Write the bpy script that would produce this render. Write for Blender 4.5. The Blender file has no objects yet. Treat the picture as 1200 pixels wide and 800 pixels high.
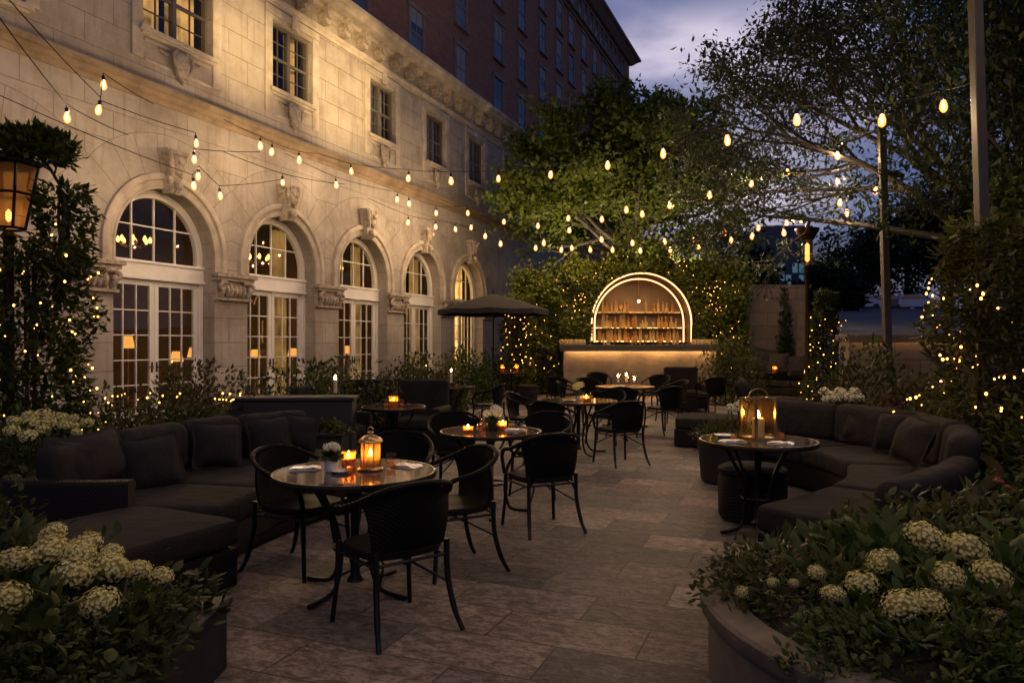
import bpy, math, random
import numpy as np
from mathutils import Vector, Matrix

rng = np.random.default_rng(11)
random.seed(11)
SC = bpy.context.scene
COL = SC.collection
PI = math.pi
R = math.radians

# ------------------------------------------------------------------ camera
FOC, HZ, EYE = 870.0, 402.0, 1.55          # focal length in photo pixels, horizon row, eye height


def at(px, py, d):
    """point at forward distance d seen in the photo at (px, py)"""
    return Vector(((px - 600) / FOC * d, d, EYE + (HZ - py) / FOC * d))


def on_floor(px, d, z=0.0):
    return Vector(((px - 600) / FOC * d, d, z))


cam_data = bpy.data.cameras.new('camera')
cam_data.sensor_width = 36
cam_data.lens = 36 * FOC / 1200
cam_data.shift_y = 2 / 1200
cam_data.clip_start = 0.05
cam_data.clip_end = 2000
cam = bpy.data.objects.new('camera', cam_data)
cam.location = (0, 0, EYE)
cam.rotation_euler = (R(90), 0, 0)
COL.objects.link(cam)
SC.camera = cam

# ------------------------------------------------------------------ mesh helpers


def unit(a):
    return a / (np.linalg.norm(a, axis=-1, keepdims=True) + 1e-9)


class MB:
    def __init__(self):
        self.v, self.f, self.m = [], [], []
        self.n = 0
        self.cur = 0

    def add(self, verts, faces):
        b = self.n
        self.v.extend([tuple(p) for p in verts])
        self.n += len(verts)
        for f in faces:
            self.f.append(tuple(i + b for i in f))
            self.m.append(self.cur)
        return self

    def box(self, x0, x1, y0, y1, z0, z1, M=None):
        vs = [Vector((x, y, z)) for z in (z0, z1) for y in (y0, y1) for x in (x0, x1)]
        if M is not None:
            vs = [M @ p for p in vs]
        return self.add(vs, [(0, 2, 3, 1), (4, 5, 7, 6), (0, 1, 5, 4), (2, 6, 7, 3), (0, 4, 6, 2), (1, 3, 7, 5)])

    def quad(self, a, b, c, d):
        return self.add([a, b, c, d], [(0, 1, 2, 3)])

    def tube(self, pts, r, seg=8, caps=True):
        pts = [Vector(p) for p in pts]
        n = len(pts)
        rs = r if hasattr(r, '__len__') else [r] * n
        vs, fs = [], []
        prev = None
        for i in range(n):
            t = (pts[min(i + 1, n - 1)] - pts[max(i - 1, 0)])
            t = t.normalized() if t.length > 1e-9 else Vector((0, 0, 1))
            if prev is None:
                a = Vector((0, 0, 1)) if abs(t.z) < .9 else Vector((1, 0, 0))
                x = t.cross(a).normalized()
            else:
                x = prev - t * prev.dot(t)
                x = x.normalized() if x.length > 1e-6 else t.orthogonal().normalized()
            prev = x
            y = t.cross(x)
            for k in range(seg):
                a = 2 * PI * k / seg
                vs.append(pts[i] + (x * math.cos(a) + y * math.sin(a)) * rs[i])
        for i in range(n - 1):
            for k in range(seg):
                k2 = (k + 1) % seg
                fs.append((i * seg + k, i * seg + k2, (i + 1) * seg + k2, (i + 1) * seg + k))
        if caps:
            fs.append(tuple(range(seg - 1, -1, -1)))
            fs.append(tuple(range((n - 1) * seg, n * seg)))
        return self.add(vs, fs)

    def lathe(self, prof, seg=24, c=(0, 0, 0)):
        vs, fs = [], []
        n = len(prof)
        for r, z in prof:
            for k in range(seg):
                a = 2 * PI * k / seg
                vs.append((c[0] + r * math.cos(a), c[1] + r * math.sin(a), c[2] + z))
        for i in range(n - 1):
            for k in range(seg):
                k2 = (k + 1) % seg
                fs.append((i * seg + k, i * seg + k2, (i + 1) * seg + k2, (i + 1) * seg + k))
        fs.append(tuple(range(seg - 1, -1, -1)))
        fs.append(tuple(range((n - 1) * seg, n * seg)))
        return self.add(vs, fs)

    def sweep(self, frames, prof, closed=True, caps=True):
        """frames: list of (origin, xaxis, yaxis); prof: list of (x, y) or one list per frame"""
        n, m = len(frames), len(prof[0]) if hasattr(prof[0][0], '__len__') else len(prof)
        vs, fs = [], []
        for i, (o, x, y) in enumerate(frames):
            pr = prof[i] if hasattr(prof[0][0], '__len__') else prof
            for a, b in pr:
                vs.append(Vector(o) + Vector(x) * a + Vector(y) * b)
        mm = m if closed else m - 1
        for i in range(n - 1):
            for k in range(mm):
                k2 = (k + 1) % m
                fs.append((i * m + k, i * m + k2, (i + 1) * m + k2, (i + 1) * m + k))
        if caps and closed:
            fs.append(tuple(range(m - 1, -1, -1)))
            fs.append(tuple(range((n - 1) * m, n * m)))
        return self.add(vs, fs)

    def prism(self, outline, y0, y1, M=None):
        """outline in (x, z), extruded along y"""
        n = len(outline)
        vs = [Vector((x, y0, z)) for x, z in outline] + [Vector((x, y1, z)) for x, z in outline]
        if M is not None:
            vs = [M @ p for p in vs]
        fs = [tuple(range(n)), tuple(range(2 * n - 1, n - 1, -1))]
        for i in range(n):
            j = (i + 1) % n
            fs.append((i, i + n, j + n, j))
        return self.add(vs, fs)

    def mesh(self, name, mats, smooth=False, fix=True):
        me = bpy.data.meshes.new(name)
        me.from_pydata([tuple(p) for p in self.v], [], self.f)
        for m in (mats if isinstance(mats, (list, tuple)) else [mats]):
            me.materials.append(m)
        if any(self.m):
            me.polygons.foreach_set('material_index', self.m)
        if fix:
            import bmesh
            bm = bmesh.new()
            bm.from_mesh(me)
            bmesh.ops.recalc_face_normals(bm, faces=bm.faces)
            bm.to_mesh(me)
            bm.free()
        if smooth:
            me.polygons.foreach_set('use_smooth', [True] * len(me.polygons))
            try:
                me.set_sharp_from_angle(angle=R(42))
            except Exception:
                pass
        me.update()
        return me

    def build(self, name, mats, parent=None, smooth=False, loc=None, bevel=0):
        return link(name, self.mesh(name, mats, smooth), parent, loc, bevel)


def link(name, me, parent=None, loc=None, bevel=0):
    o = bpy.data.objects.new(name, me)
    COL.objects.link(o)
    if parent is not None:
        o.parent = parent
    if loc is not None:
        o.location = loc
    if bevel:
        b = o.modifiers.new('edge', 'BEVEL')
        b.width = bevel
        b.segments = 2
        b.limit_method = 'ANGLE'
        b.angle_limit = R(40)
    return o


def tag(o, label, cat, group=None):
    o['label'] = label
    o['category'] = cat
    if group:
        o['group'] = group
    return o


def thing(name, label, cat, loc=(0, 0, 0), rz=0.0, group=None):
    o = bpy.data.objects.new(name, None)
    o.empty_display_size = .1
    COL.objects.link(o)
    o.location = loc
    o.rotation_euler = (0, 0, rz)
    return tag(o, label, cat, group)


def structure(o):
    o['kind'] = 'structure'
    return o


def dup(root, loc, rz=0.0, label=None, group=None, scale=None):
    r = root.copy()
    COL.objects.link(r)
    r.location = loc
    r.rotation_euler = (0, 0, rz)
    if scale:
        r.scale = (scale,) * 3
    if label:
        r['label'] = label
    if group:
        r['group'] = group
    for ch in list(root.children):
        c = ch.copy()
        COL.objects.link(c)
        c.parent = r
        for g in list(ch.children):
            d = g.copy()
            COL.objects.link(d)
            d.parent = c
    return r


def spline(pts, n=8, closed=False):
    P = [Vector(p) for p in pts]
    out = []
    m = len(P)
    last = m if closed else m - 1
    for i in range(last):
        if closed:
            p0, p1, p2, p3 = P[(i - 1) % m], P[i], P[(i + 1) % m], P[(i + 2) % m]
        else:
            p0, p1, p2, p3 = P[max(i - 1, 0)], P[i], P[i + 1], P[min(i + 2, m - 1)]
        for k in range(n):
            t = k / n
            out.append(.5 * ((2 * p1) + (p2 - p0) * t + (2 * p0 - 5 * p1 + 4 * p2 - p3) * t * t + (3 * p1 - p0 - 3 * p2 + p3) * t ** 3))
    if not closed:
        out.append(P[-1])
    return out


def np_mesh(name, V, F, mat, smooth=False, mi=None):
    """fast mesh from arrays: V (n,3), F (m,k)"""
    me = bpy.data.meshes.new(name)
    m, k = F.shape
    me.vertices.add(len(V))
    me.vertices.foreach_set('co', np.ascontiguousarray(V, dtype=np.float32).ravel())
    me.loops.add(m * k)
    me.loops.foreach_set('vertex_index', np.ascontiguousarray(F, dtype=np.int32).ravel())
    me.polygons.add(m)
    me.polygons.foreach_set('loop_start', np.arange(0, m * k, k, dtype=np.int32))
    me.polygons.foreach_set('loop_total', np.full(m, k, dtype=np.int32))
    for q in (mat if isinstance(mat, (list, tuple)) else [mat]):
        me.materials.append(q)
    if mi is not None:
        me.polygons.foreach_set('material_index', np.asarray(mi, dtype=np.int32))
    me.update(calc_edges=True)
    return me


def rand_dirs(n):
    return unit(rng.normal(size=(n, 3)))


def leaf_geo(c, d, L, W, hexa=False, fold=.18, upb=.9):
    """leaf blades: base points c, unit directions d, lengths L, widths W"""
    n = len(c)
    L = np.broadcast_to(np.asarray(L, float), (n,))[:, None]
    W = np.broadcast_to(np.asarray(W, float), (n,))[:, None]
    up = rand_dirs(n) * (1 - upb * .5) + np.array([0, 0, upb])
    s = unit(np.cross(d, up))
    nn = np.cross(s, d)
    if hexa:
        vs = [c, c + .28 * L * d + .42 * W * s - fold * W * nn * .5, c + .66 * L * d + .36 * W * s - fold * W * nn,
              c + L * d - .16 * L * nn, c + .66 * L * d - .36 * W * s - fold * W * nn, c + .28 * L * d - .42 * W * s - fold * W * nn * .5]
        mid1 = c + .45 * L * d + .10 * W * nn
        V = np.stack(vs + [mid1], 1).reshape(-1, 3)
        base = np.arange(n)[:, None] * 7
        tri = np.array([[0, 1, 6], [1, 2, 6], [2, 3, 6], [3, 4, 6], [4, 5, 6], [5, 0, 6]])
        F = (base[:, None, :] + tri[None]).reshape(-1, 3)
    else:
        V = np.stack([c, c + .45 * L * d + .5 * W * s - fold * W * nn, c + L * d, c + .45 * L * d - .5 * W * s - fold * W * nn], 1).reshape(-1, 3)
        F = np.arange(n)[:, None] * 4 + np.arange(4)[None]
    return V, F


def foliage(name, c, d, L, W, mat, parent=None, hexa=False, **k):
    V, F = leaf_geo(c, d, L, W, hexa, **k)
    return link(name, np_mesh(name, V, F, mat), parent)


def rounded_box(w, d, h, r=.05, n=7, puff=0.0, pinch=0.0):
    """cushion-like block centred on the origin; returns verts, quads"""
    g = np.linspace(-1, 1, n)
    verts, faces, idx = [], [], {}
    half = np.array([w / 2, d / 2, h / 2])

    def vid(p):
        k = tuple(np.round(p, 5))
        if k not in idx:
            idx[k] = len(verts)
            q = np.array(p) * half
            core = np.maximum(half - r, 0)
            cl = np.clip(q, -core, core)
            rest = q - cl
            l = np.linalg.norm(rest)
            if l > 1e-9:
                q = cl + rest / l * min(l, r)
            if puff:
                q[2] *= 1 + puff * (1 - p[0] ** 2) * (1 - p[1] ** 2)
            if pinch:
                e = max(abs(p[0]), abs(p[1]))
                q[2] *= max(.12, (1 - abs(p[0]) ** 3.2) ** .5 * (1 - abs(p[1]) ** 3.2) ** .5) if e < 1 else .12
                q[0] *= 1 - pinch * (1 - abs(p[1]) ** 2) * abs(p[0])
                q[1] *= 1 - pinch * (1 - abs(p[0]) ** 2) * abs(p[1])
            verts.append(q)
        return idx[k]
    for ax in range(3):
        for sgn in (-1, 1):
            a, b = (ax + 1) % 3, (ax + 2) % 3
            for i in range(n - 1):
                for j in range(n - 1):
                    quad = []
                    for di, dj in ((0, 0), (1, 0), (1, 1), (0, 1)):
                        p = [0, 0, 0]
                        p[ax], p[a], p[b] = sgn, g[i + di], g[j + dj]
                        quad.append(vid(p))
                    faces.append(quad if sgn > 0 else quad[::-1])
    return verts, faces


# ------------------------------------------------------------------ materials
class NT:
    def __init__(self, name):
        self.mat = bpy.data.materials.new(name)
        self.mat.use_nodes = True
        self.t = self.mat.node_tree
        self.t.nodes.clear()
        self.out = self.n('ShaderNodeOutputMaterial')

    def n(self, typ, **k):
        x = self.t.nodes.new(typ)
        for a, b in k.items():
            setattr(x, a, b)
        return x

    def l(self, a, b):
        self.t.links.new(a, b)

    def val(self, sock, v):
        if isinstance(v, bpy.types.NodeSocket):
            self.l(v, sock)
        else:
            sock.default_value = v

    def math(self, op, a, b=0.0, c=0.0):
        x = self.n('ShaderNodeMath', operation=op)
        self.val(x.inputs[0], a)
        self.val(x.inputs[1], b)
        self.val(x.inputs[2], c)
        return x.outputs[0]

    def mix(self, f, a, b, mode='MIX'):
        x = self.n('ShaderNodeMix', data_type='RGBA', blend_type=mode)
        self.val(x.inputs[0], f)
        self.val(x.inputs[6], a)
        self.val(x.inputs[7], b)
        return x.outputs[2]

    def noise(self, vec, scale=5, detail=4, rough=.6):
        x = self.n('ShaderNodeTexNoise')
        if vec is not None:
            self.l(vec, x.inputs['Vector'])
        x.inputs['Scale'].default_value = scale
        x.inputs['Detail'].default_value = detail
        x.inputs['Roughness'].default_value = rough
        return x.outputs['Fac']

    def ramp(self, f, stops):
        x = self.n('ShaderNodeValToRGB')
        cr = x.color_ramp
        while len(cr.elements) < len(stops):
            cr.elements.new(.5)
        for e, (p, c) in zip(cr.elements, stops):
            e.position = p
            e.color = (*c, 1) if len(c) == 3 else c
        self.l(f, x.inputs[0])
        return x.outputs[0]

    def bump(self, h, strength=.3, dist=.01, nrm=None):
        x = self.n('ShaderNodeBump')
        x.inputs['Strength'].default_value = strength
        x.inputs['Distance'].default_value = dist
        self.l(h, x.inputs['Height'])
        if nrm is not None:
            self.l(nrm, x.inputs['Normal'])
        return x.outputs[0]

    def prin(self, col, rough=.6, metal=0.0, spec=.5, nrm=None, **k):
        p = self.n('ShaderNodeBsdfPrincipled')
        self.val(p.inputs['Base Color'], (*col, 1) if isinstance(col, tuple) and len(col) == 3 else col)
        self.val(p.inputs['Roughness'], rough)
        self.val(p.inputs['Metallic'], metal)
        p.inputs['Specular IOR Level'].default_value = spec
        if nrm is not None:
            self.l(nrm, p.inputs['Normal'])
        for a, b in k.items():
            self.val(p.inputs[a], b)
        return p.outputs[0]

    def done(self, s):
        self.l(s, self.out.inputs[0])
        return self.mat

    def coord(self, which='Object'):
        return self.n('ShaderNodeTexCoord').outputs[which]


def c4(c):
    return (*c, 1)


def pm(name, col, rough=.6, metal=0.0, var=.2, scale=4, bump=.15, bscale=60, bdist=.004, spec=.5, col2=None):
    t = NT(name)
    co = t.coord()
    f = t.noise(co, scale, 5, .65)
    a = tuple(x * (1 - var) for x in col)
    b = col2 or tuple(min(1, x * (1 + var)) for x in col)
    c = t.ramp(f, [(.3, a), (.7, b)])
    nr = t.bump(t.noise(co, bscale, 3), bump, bdist) if bump else None
    rr = t.math('ADD', t.math('MULTIPLY', f, .25), max(0.02, rough - .12))
    return t.done(t.prin(c, rr, metal, spec, nr))


def emit(name, col, s):
    t = NT(name)
    e = t.n('ShaderNodeEmission')
    e.inputs[0].default_value = c4(col)
    e.inputs[1].default_value = s
    return t.done(e.outputs[0])


def leafmat(name, c1, c2, trans=.35, rough=.5, spec=.2):
    t = NT(name)
    g = t.n('ShaderNodeNewGeometry')
    rpi = g.outputs['Random Per Island']
    f = t.noise(t.coord(), .9, 2)
    k = t.math('ADD', t.math('MULTIPLY', rpi, .75), t.math('MULTIPLY', t.math('SUBTRACT', f, .5), .9))
    col = t.ramp(k, [(.05, c1), (.55, tuple((a + b) / 2 for a, b in zip(c1, c2))), (1, c2)])
    p = t.prin(col, rough, 0, spec)
    tr = t.n('ShaderNodeBsdfTranslucent')
    tc = t.mix(.5, col, t.mix(1.0, col, (1.0, 1.0, .35, 1), 'MULTIPLY'))
    t.l(tc, tr.inputs[0])
    m = t.n('ShaderNodeMixShader')
    m.inputs[0].default_value = trans
    t.l(p, m.inputs[1])
    t.l(tr.outputs[0], m.inputs[2])
    return t.done(m.outputs[0])


def glassmat(name, tint=(1, 1, 1), ior=1.5, rough=.01, body=None, bodymix=0.0):
    t = NT(name)
    tr = t.n('ShaderNodeBsdfTransparent')
    tr.inputs[0].default_value = c4(tint)
    gl = t.n('ShaderNodeBsdfGlossy')
    gl.inputs['Roughness'].default_value = rough
    g = t.n('ShaderNodeNewGeometry')
    dp = t.n('ShaderNodeVectorMath', operation='DOT_PRODUCT')
    t.l(g.outputs['Incoming'], dp.inputs[0])
    t.l(g.outputs['Normal'], dp.inputs[1])
    f0 = 1.7 * ((ior - 1) / (ior + 1)) ** 2
    fr = t.math('ADD', t.math('MULTIPLY', t.math('POWER', t.math('SUBTRACT', 1.0, t.math('ABSOLUTE', dp.outputs['Value'])), 5.0), 1 - f0), f0)
    m = t.n('ShaderNodeMixShader')
    t.l(fr, m.inputs[0])
    t.l(tr.outputs[0], m.inputs[1])
    t.l(gl.outputs[0], m.inputs[2])
    s = m.outputs[0]
    if body:
        d = t.n('ShaderNodeBsdfTranslucent')
        d.inputs[0].default_value = c4(body)
        m2 = t.n('ShaderNodeMixShader')
        m2.inputs[0].default_value = bodymix
        t.l(s, m2.inputs[1])
        t.l(d.outputs[0], m2.inputs[2])
        s = m2.outputs[0]
    return t.done(s)


def glowglass(name, col, s):
    """clear bulb glass with light inside it"""
    t = NT(name)
    tr = t.n('ShaderNodeBsdfTransparent')
    e = t.n('ShaderNodeEmission')
    e.inputs[0].default_value = c4(col)
    e.inputs[1].default_value = s
    a = t.n('ShaderNodeAddShader')
    t.l(tr.outputs[0], a.inputs[0])
    t.l(e.outputs[0], a.inputs[1])
    t.mat.cycles.emission_sampling = 'NONE'
    return t.done(a.outputs[0])


def wickermat(name, col, sx=150):
    t = NT(name)
    co = t.coord()
    w1 = t.n('ShaderNodeTexWave', wave_type='BANDS', bands_direction='Z')
    w1.inputs['Scale'].default_value = sx / 6.0
    w1.inputs['Distortion'].default_value = .6
    t.l(co, w1.inputs['Vector'])
    w2 = t.n('ShaderNodeTexWave', wave_type='BANDS', bands_direction='DIAGONAL')
    w2.inputs['Scale'].default_value = sx / 5.0
    t.l(co, w2.inputs['Vector'])
    h = t.math('MULTIPLY', w1.outputs['Fac'], w2.outputs['Fac'])
    n = t.noise(co, 14, 3)
    c = t.mix(t.math('MULTIPLY', h, .8), c4(tuple(x * .45 for x in col)), c4(tuple(x * 1.5 for x in col)))
    c = t.mix(t.math('MULTIPLY', n, .4), c, c4(tuple(x * .6 for x in col)))
    return t.done(t.prin(c, .5, 0, .09, t.bump(h, .8, .006)))


def fabricmat(name, col):
    t = NT(name)
    co = t.coord()
    n1 = t.noise(co, 260, 2)
    n2 = t.noise(co, 5, 4)
    c = t.ramp(n2, [(.25, tuple(x * .75 for x in col)), (.75, tuple(x * 1.25 for x in col))])
    b1 = t.bump(n1, .35, .002)
    b2 = t.bump(t.noise(co, 7, 4, .55), .6, .04, b1)
    return t.done(t.prin(c, .92, 0, .12, b2))


WARM = (1.0, .50, .16)
M = {}
M['black_metal'] = pm('black_metal', (.012, .011, .011), .38, .6, .3, 8, .1)
M['bronze'] = pm('bronze', (.055, .038, .022), .35, .9, .3, 8, .1)
M['brass'] = pm('brass', (.45, .30, .13), .3, 1.0, .2, 8, .05)
M['grey_post'] = pm('grey_post', (.034, .027, .021), .5, .2, .25, 3, .1)
M['wicker'] = wickermat('wicker', (.0065, .0058, .0055))
M['sofa_wicker'] = wickermat('sofa_wicker', (.022, .018, .016), 110)
M['fabric'] = fabricmat('fabric', (.023, .0195, .0175))
M['cord_rubber'] = pm('cord_rubber', (.010, .009, .009), .9, 0, .2, 8, 0, spec=.05)
M['pillow_dark'] = fabricmat('pillow_dark', (.020, .018, .018))
M['pillow_brown'] = fabricmat('pillow_brown', (.032, .026, .022))
M['canopy'] = fabricmat('canopy', (.022, .020, .019))
M['white_paint'] = pm('white_paint', (.70, .66, .60), .45, 0, .08, 3, .08)
M['glass'] = glassmat('glass', (.90, .88, .82), 1.5)
M['clear_glass'] = glassmat('clear_glass', (.97, .96, .93), 1.45)
M['amber_glass'] = glassmat('amber_glass', (1.0, .72, .36), 1.45, .05, (.9, .46, .12), .42)
M['bulb_core'] = glowglass('bulb_core', (1.0, .44, .12), 7)
M['bulb_glass'] = glowglass('bulb_glass', (1.0, .30, .045), .75)
M['led'] = emit('led', (1.0, .38, .05), 8)
M['flame'] = emit('flame', (1.0, .48, .13), 60)
M['tube_light'] = emit('tube_light', (1.0, .42, .15), 2.4)
M['strip_light'] = emit('strip_light', (1.0, .52, .18), 3)
M['wax'] = pm('wax', (.75, .62, .40), .5, 0, .05, 5, 0)
M['white_ceramic'] = pm('white_ceramic', (.72, .68, .60), .25, 0, .05, 5, 0)
M['petal'] = leafmat('petal', (.60, .54, .20), (.93, .87, .54), .35, .6, .15)
M['petal_white'] = leafmat('petal_white', (.70, .68, .52), (.86, .84, .74), .3, .6, .2)
M['petal_pink'] = leafmat('petal_pink', (.40, .10, .07), (.62, .24, .17), .3, .6, .2)
M['leaf_dark'] = leafmat('leaf_dark', (.020, .034, .008), (.080, .098, .024))
M['leaf_mid'] = leafmat('leaf_mid', (.030, .055, .012), (.100, .130, .034))
M['leaf_olive'] = leafmat('leaf_olive', (.040, .048, .014), (.120, .120, .036))
M['leaf_bronze'] = leafmat('leaf_bronze', (.050, .036, .016), (.130, .085, .036))
M['leaf_tree'] = leafmat('leaf_tree', (.070, .100, .016), (.150, .185, .040), .55)
M['leaf_night'] = leafmat('leaf_night', (.016, .028, .012), (.050, .066, .026), .35)
M['leaf_ivy'] = leafmat('leaf_ivy', (.055, .075, .011), (.160, .165, .030), .42)
M['bark'] = pm('bark', (.020, .015, .011), .85, 0, .4, 6, .6, 25, .02)
M['soil'] = pm('soil', (.022, .016, .012), .95, 0, .4, 9, .6, 30, .02)
M['dark_wood'] = pm('dark_wood', (.030, .022, .017), .5, 0, .3, 4, .15)
M['planter_stone'] = pm('planter_stone', (.115, .088, .066), .75, 0, .35, 6, .35, 45, .006)
M['planter_dark'] = pm('planter_dark', (.011, .010, .0095), .65, 0, .3, 5, .2)
M['garden_stone'] = None


def table_top_mat():
    t = NT('veined_stone')
    co = t.coord()
    w = t.n('ShaderNodeTexNoise')
    w.inputs['Scale'].default_value = 5.5
    w.inputs['Detail'].default_value = 7
    w.inputs['Distortion'].default_value = 2.2
    t.l(co, w.inputs['Vector'])
    c = t.ramp(w.outputs['Fac'], [(.30, (.012, .009, .007)), (.46, (.10, .075, .053)), (.52, (.022, .017, .013)), (.62, (.05, .037, .027)), (.75, (.18, .138, .10))])
    return t.done(t.prin(c, .07, 0, .8))


M['table_stone'] = table_top_mat()
# ------------------------------------------------------------------ world, sun
world = bpy.data.worlds.new('World')
SC.world = world
world.use_nodes = True
wt = world.node_tree
wt.nodes.clear()


def wn(typ, **k):
    x = wt.nodes.new(typ)
    for a, b in k.items():
        setattr(x, a, b)
    return x


wo = wn('ShaderNodeOutputWorld')
bg = wn('ShaderNodeBackground')
sky = wn('ShaderNodeTexSky', sky_type='NISHITA')
sky.sun_disc = False
sky.sun_elevation = R(1.5)
sky.sun_rotation = R(150)
sky.air_density = 1.6
sky.dust_density = .4
sky.ozone_density = 4
tc = wn('ShaderNodeTexCoord')
mp = wn('ShaderNodeMapping')
mp.inputs['Scale'].default_value = (1.0, 1.0, 2.4)
mp.inputs['Location'].default_value = (.35, .1, .25)
wt.links.new(tc.outputs['Generated'], mp.inputs[0])
nz = wn('ShaderNodeTexNoise')
nz.inputs['Scale'].default_value = 2.6
nz.inputs['Detail'].default_value = 8
nz.inputs['Roughness'].default_value = .52
nz.inputs['Distortion'].default_value = .35
wt.links.new(mp.outputs[0], nz.inputs['Vector'])
cl = wn('ShaderNodeValToRGB')
cl.color_ramp.elements[0].position = .42
cl.color_ramp.elements[1].position = .68
wt.links.new(nz.outputs['Fac'], cl.inputs[0])
# the break in the clouds, low over the trees
dt = wn('ShaderNodeVectorMath', operation='DOT_PRODUCT')
nrm = wn('ShaderNodeVectorMath', operation='NORMALIZE')
wt.links.new(tc.outputs['Generated'], nrm.inputs[0])
wt.links.new(nrm.outputs[0], dt.inputs[0])
_d = Vector((215, 870, 300)).normalized()
dt.inputs[1].default_value = _d
br = wn('ShaderNodeMapRange')
br.inputs['From Min'].default_value = .965
br.inputs['From Max'].default_value = 1.0
br.interpolation_type = 'SMOOTHSTEP'
wt.links.new(dt.outputs['Value'], br.inputs['Value'])
tint = wn('ShaderNodeMix', data_type='RGBA', blend_type='MULTIPLY')
tint.inputs[0].default_value = 1
wt.links.new(sky.outputs[0], tint.inputs[6])
SKY_TINT = (.60, .74, 1.3, 1)
tint.inputs[7].default_value = SKY_TINT
mxc = wn('ShaderNodeMix', data_type='RGBA')
ccol = wn('ShaderNodeMix', data_type='RGBA')
CLOUD_DARK, CLOUD_LIGHT = (.62, .70, 1.30, 1), (3.5, 3.05, 3.5, 1)
ccol.inputs[6].default_value = CLOUD_DARK
ccol.inputs[7].default_value = CLOUD_LIGHT
mulc = wn('ShaderNodeMath', operation='MULTIPLY')
wt.links.new(br.outputs[0], mulc.inputs[0])
wt.links.new(nz.outputs['Fac'], mulc.inputs[1])
mulc2 = wn('ShaderNodeMath', operation='MULTIPLY')
mulc2.use_clamp = True
tp = wn('ShaderNodeMapRange')
tp.interpolation_type = 'SMOOTHSTEP'
tp.inputs['From Min'].default_value = .345
tp.inputs['From Max'].default_value = .415
tp.inputs['To Min'].default_value = 1.0
tp.inputs['To Max'].default_value = .10
sz0 = wn('ShaderNodeSeparateXYZ')
wt.links.new(nrm.outputs[0], sz0.inputs[0])
wt.links.new(sz0.outputs[2], tp.inputs['Value'])
mul3 = wn('ShaderNodeMath', operation='MULTIPLY')
wt.links.new(mulc.outputs[0], mul3.inputs[0])
wt.links.new(tp.outputs[0], mul3.inputs[1])
wt.links.new(mul3.outputs[0], mulc2.inputs[0])
mulc2.inputs[1].default_value = 1.9
wt.links.new(mulc2.outputs[0], ccol.inputs[0])
fade = wn('ShaderNodeMath', operation='MULTIPLY')
wt.links.new(cl.outputs[0], fade.inputs[0])
fade.inputs[1].default_value = .8
wt.links.new(fade.outputs[0], mxc.inputs[0])
wt.links.new(tint.outputs[2], mxc.inputs[6])
wt.links.new(ccol.outputs[2], mxc.inputs[7])
# sky dimmed towards the zenith, to cut the fill light from above
sz = wn('ShaderNodeSeparateXYZ')
wt.links.new(nrm.outputs[0], sz.inputs[0])
zr = wn('ShaderNodeMapRange')
zr.inputs['From Min'].default_value = .20
zr.inputs['From Max'].default_value = .62
zr.inputs['To Min'].default_value = 1.0
zr.inputs['To Max'].default_value = .8
wt.links.new(sz.outputs[2], zr.inputs['Value'])
dk = wn('ShaderNodeVectorMath', operation='SCALE')
wt.links.new(mxc.outputs[2], dk.inputs[0])
wt.links.new(zr.outputs[0], dk.inputs['Scale'])
wt.links.new(dk.outputs[0], bg.inputs[0])
SKY_STRENGTH = .15
bg.inputs[1].default_value = SKY_STRENGTH
wt.links.new(bg.outputs[0], wo.inputs[0])

sun_data = bpy.data.lights.new('sun', 'SUN')
sun_data.energy = .02
sun_data.angle = R(20)
sun_data.color = (1, .75, .6)
sun = bpy.data.objects.new('sun', sun_data)
sun.rotation_euler = (R(80), 0, R(-150))
COL.objects.link(sun)

# ------------------------------------------------------------------ the stone building's frame
DF, AL = 11.68, math.atan(353 / 870)
SA, CA = math.sin(AL), math.cos(AL)
F0 = Vector((-DF * CA, DF * SA, 0))
FROT = PI / 2 - AL


def fw(u, y, z):
    """stone building coordinates (along the front, into the building, up) to world"""
    return Vector((F0.x + u * SA - y * CA, F0.y + u * CA + y * SA, z))


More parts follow.
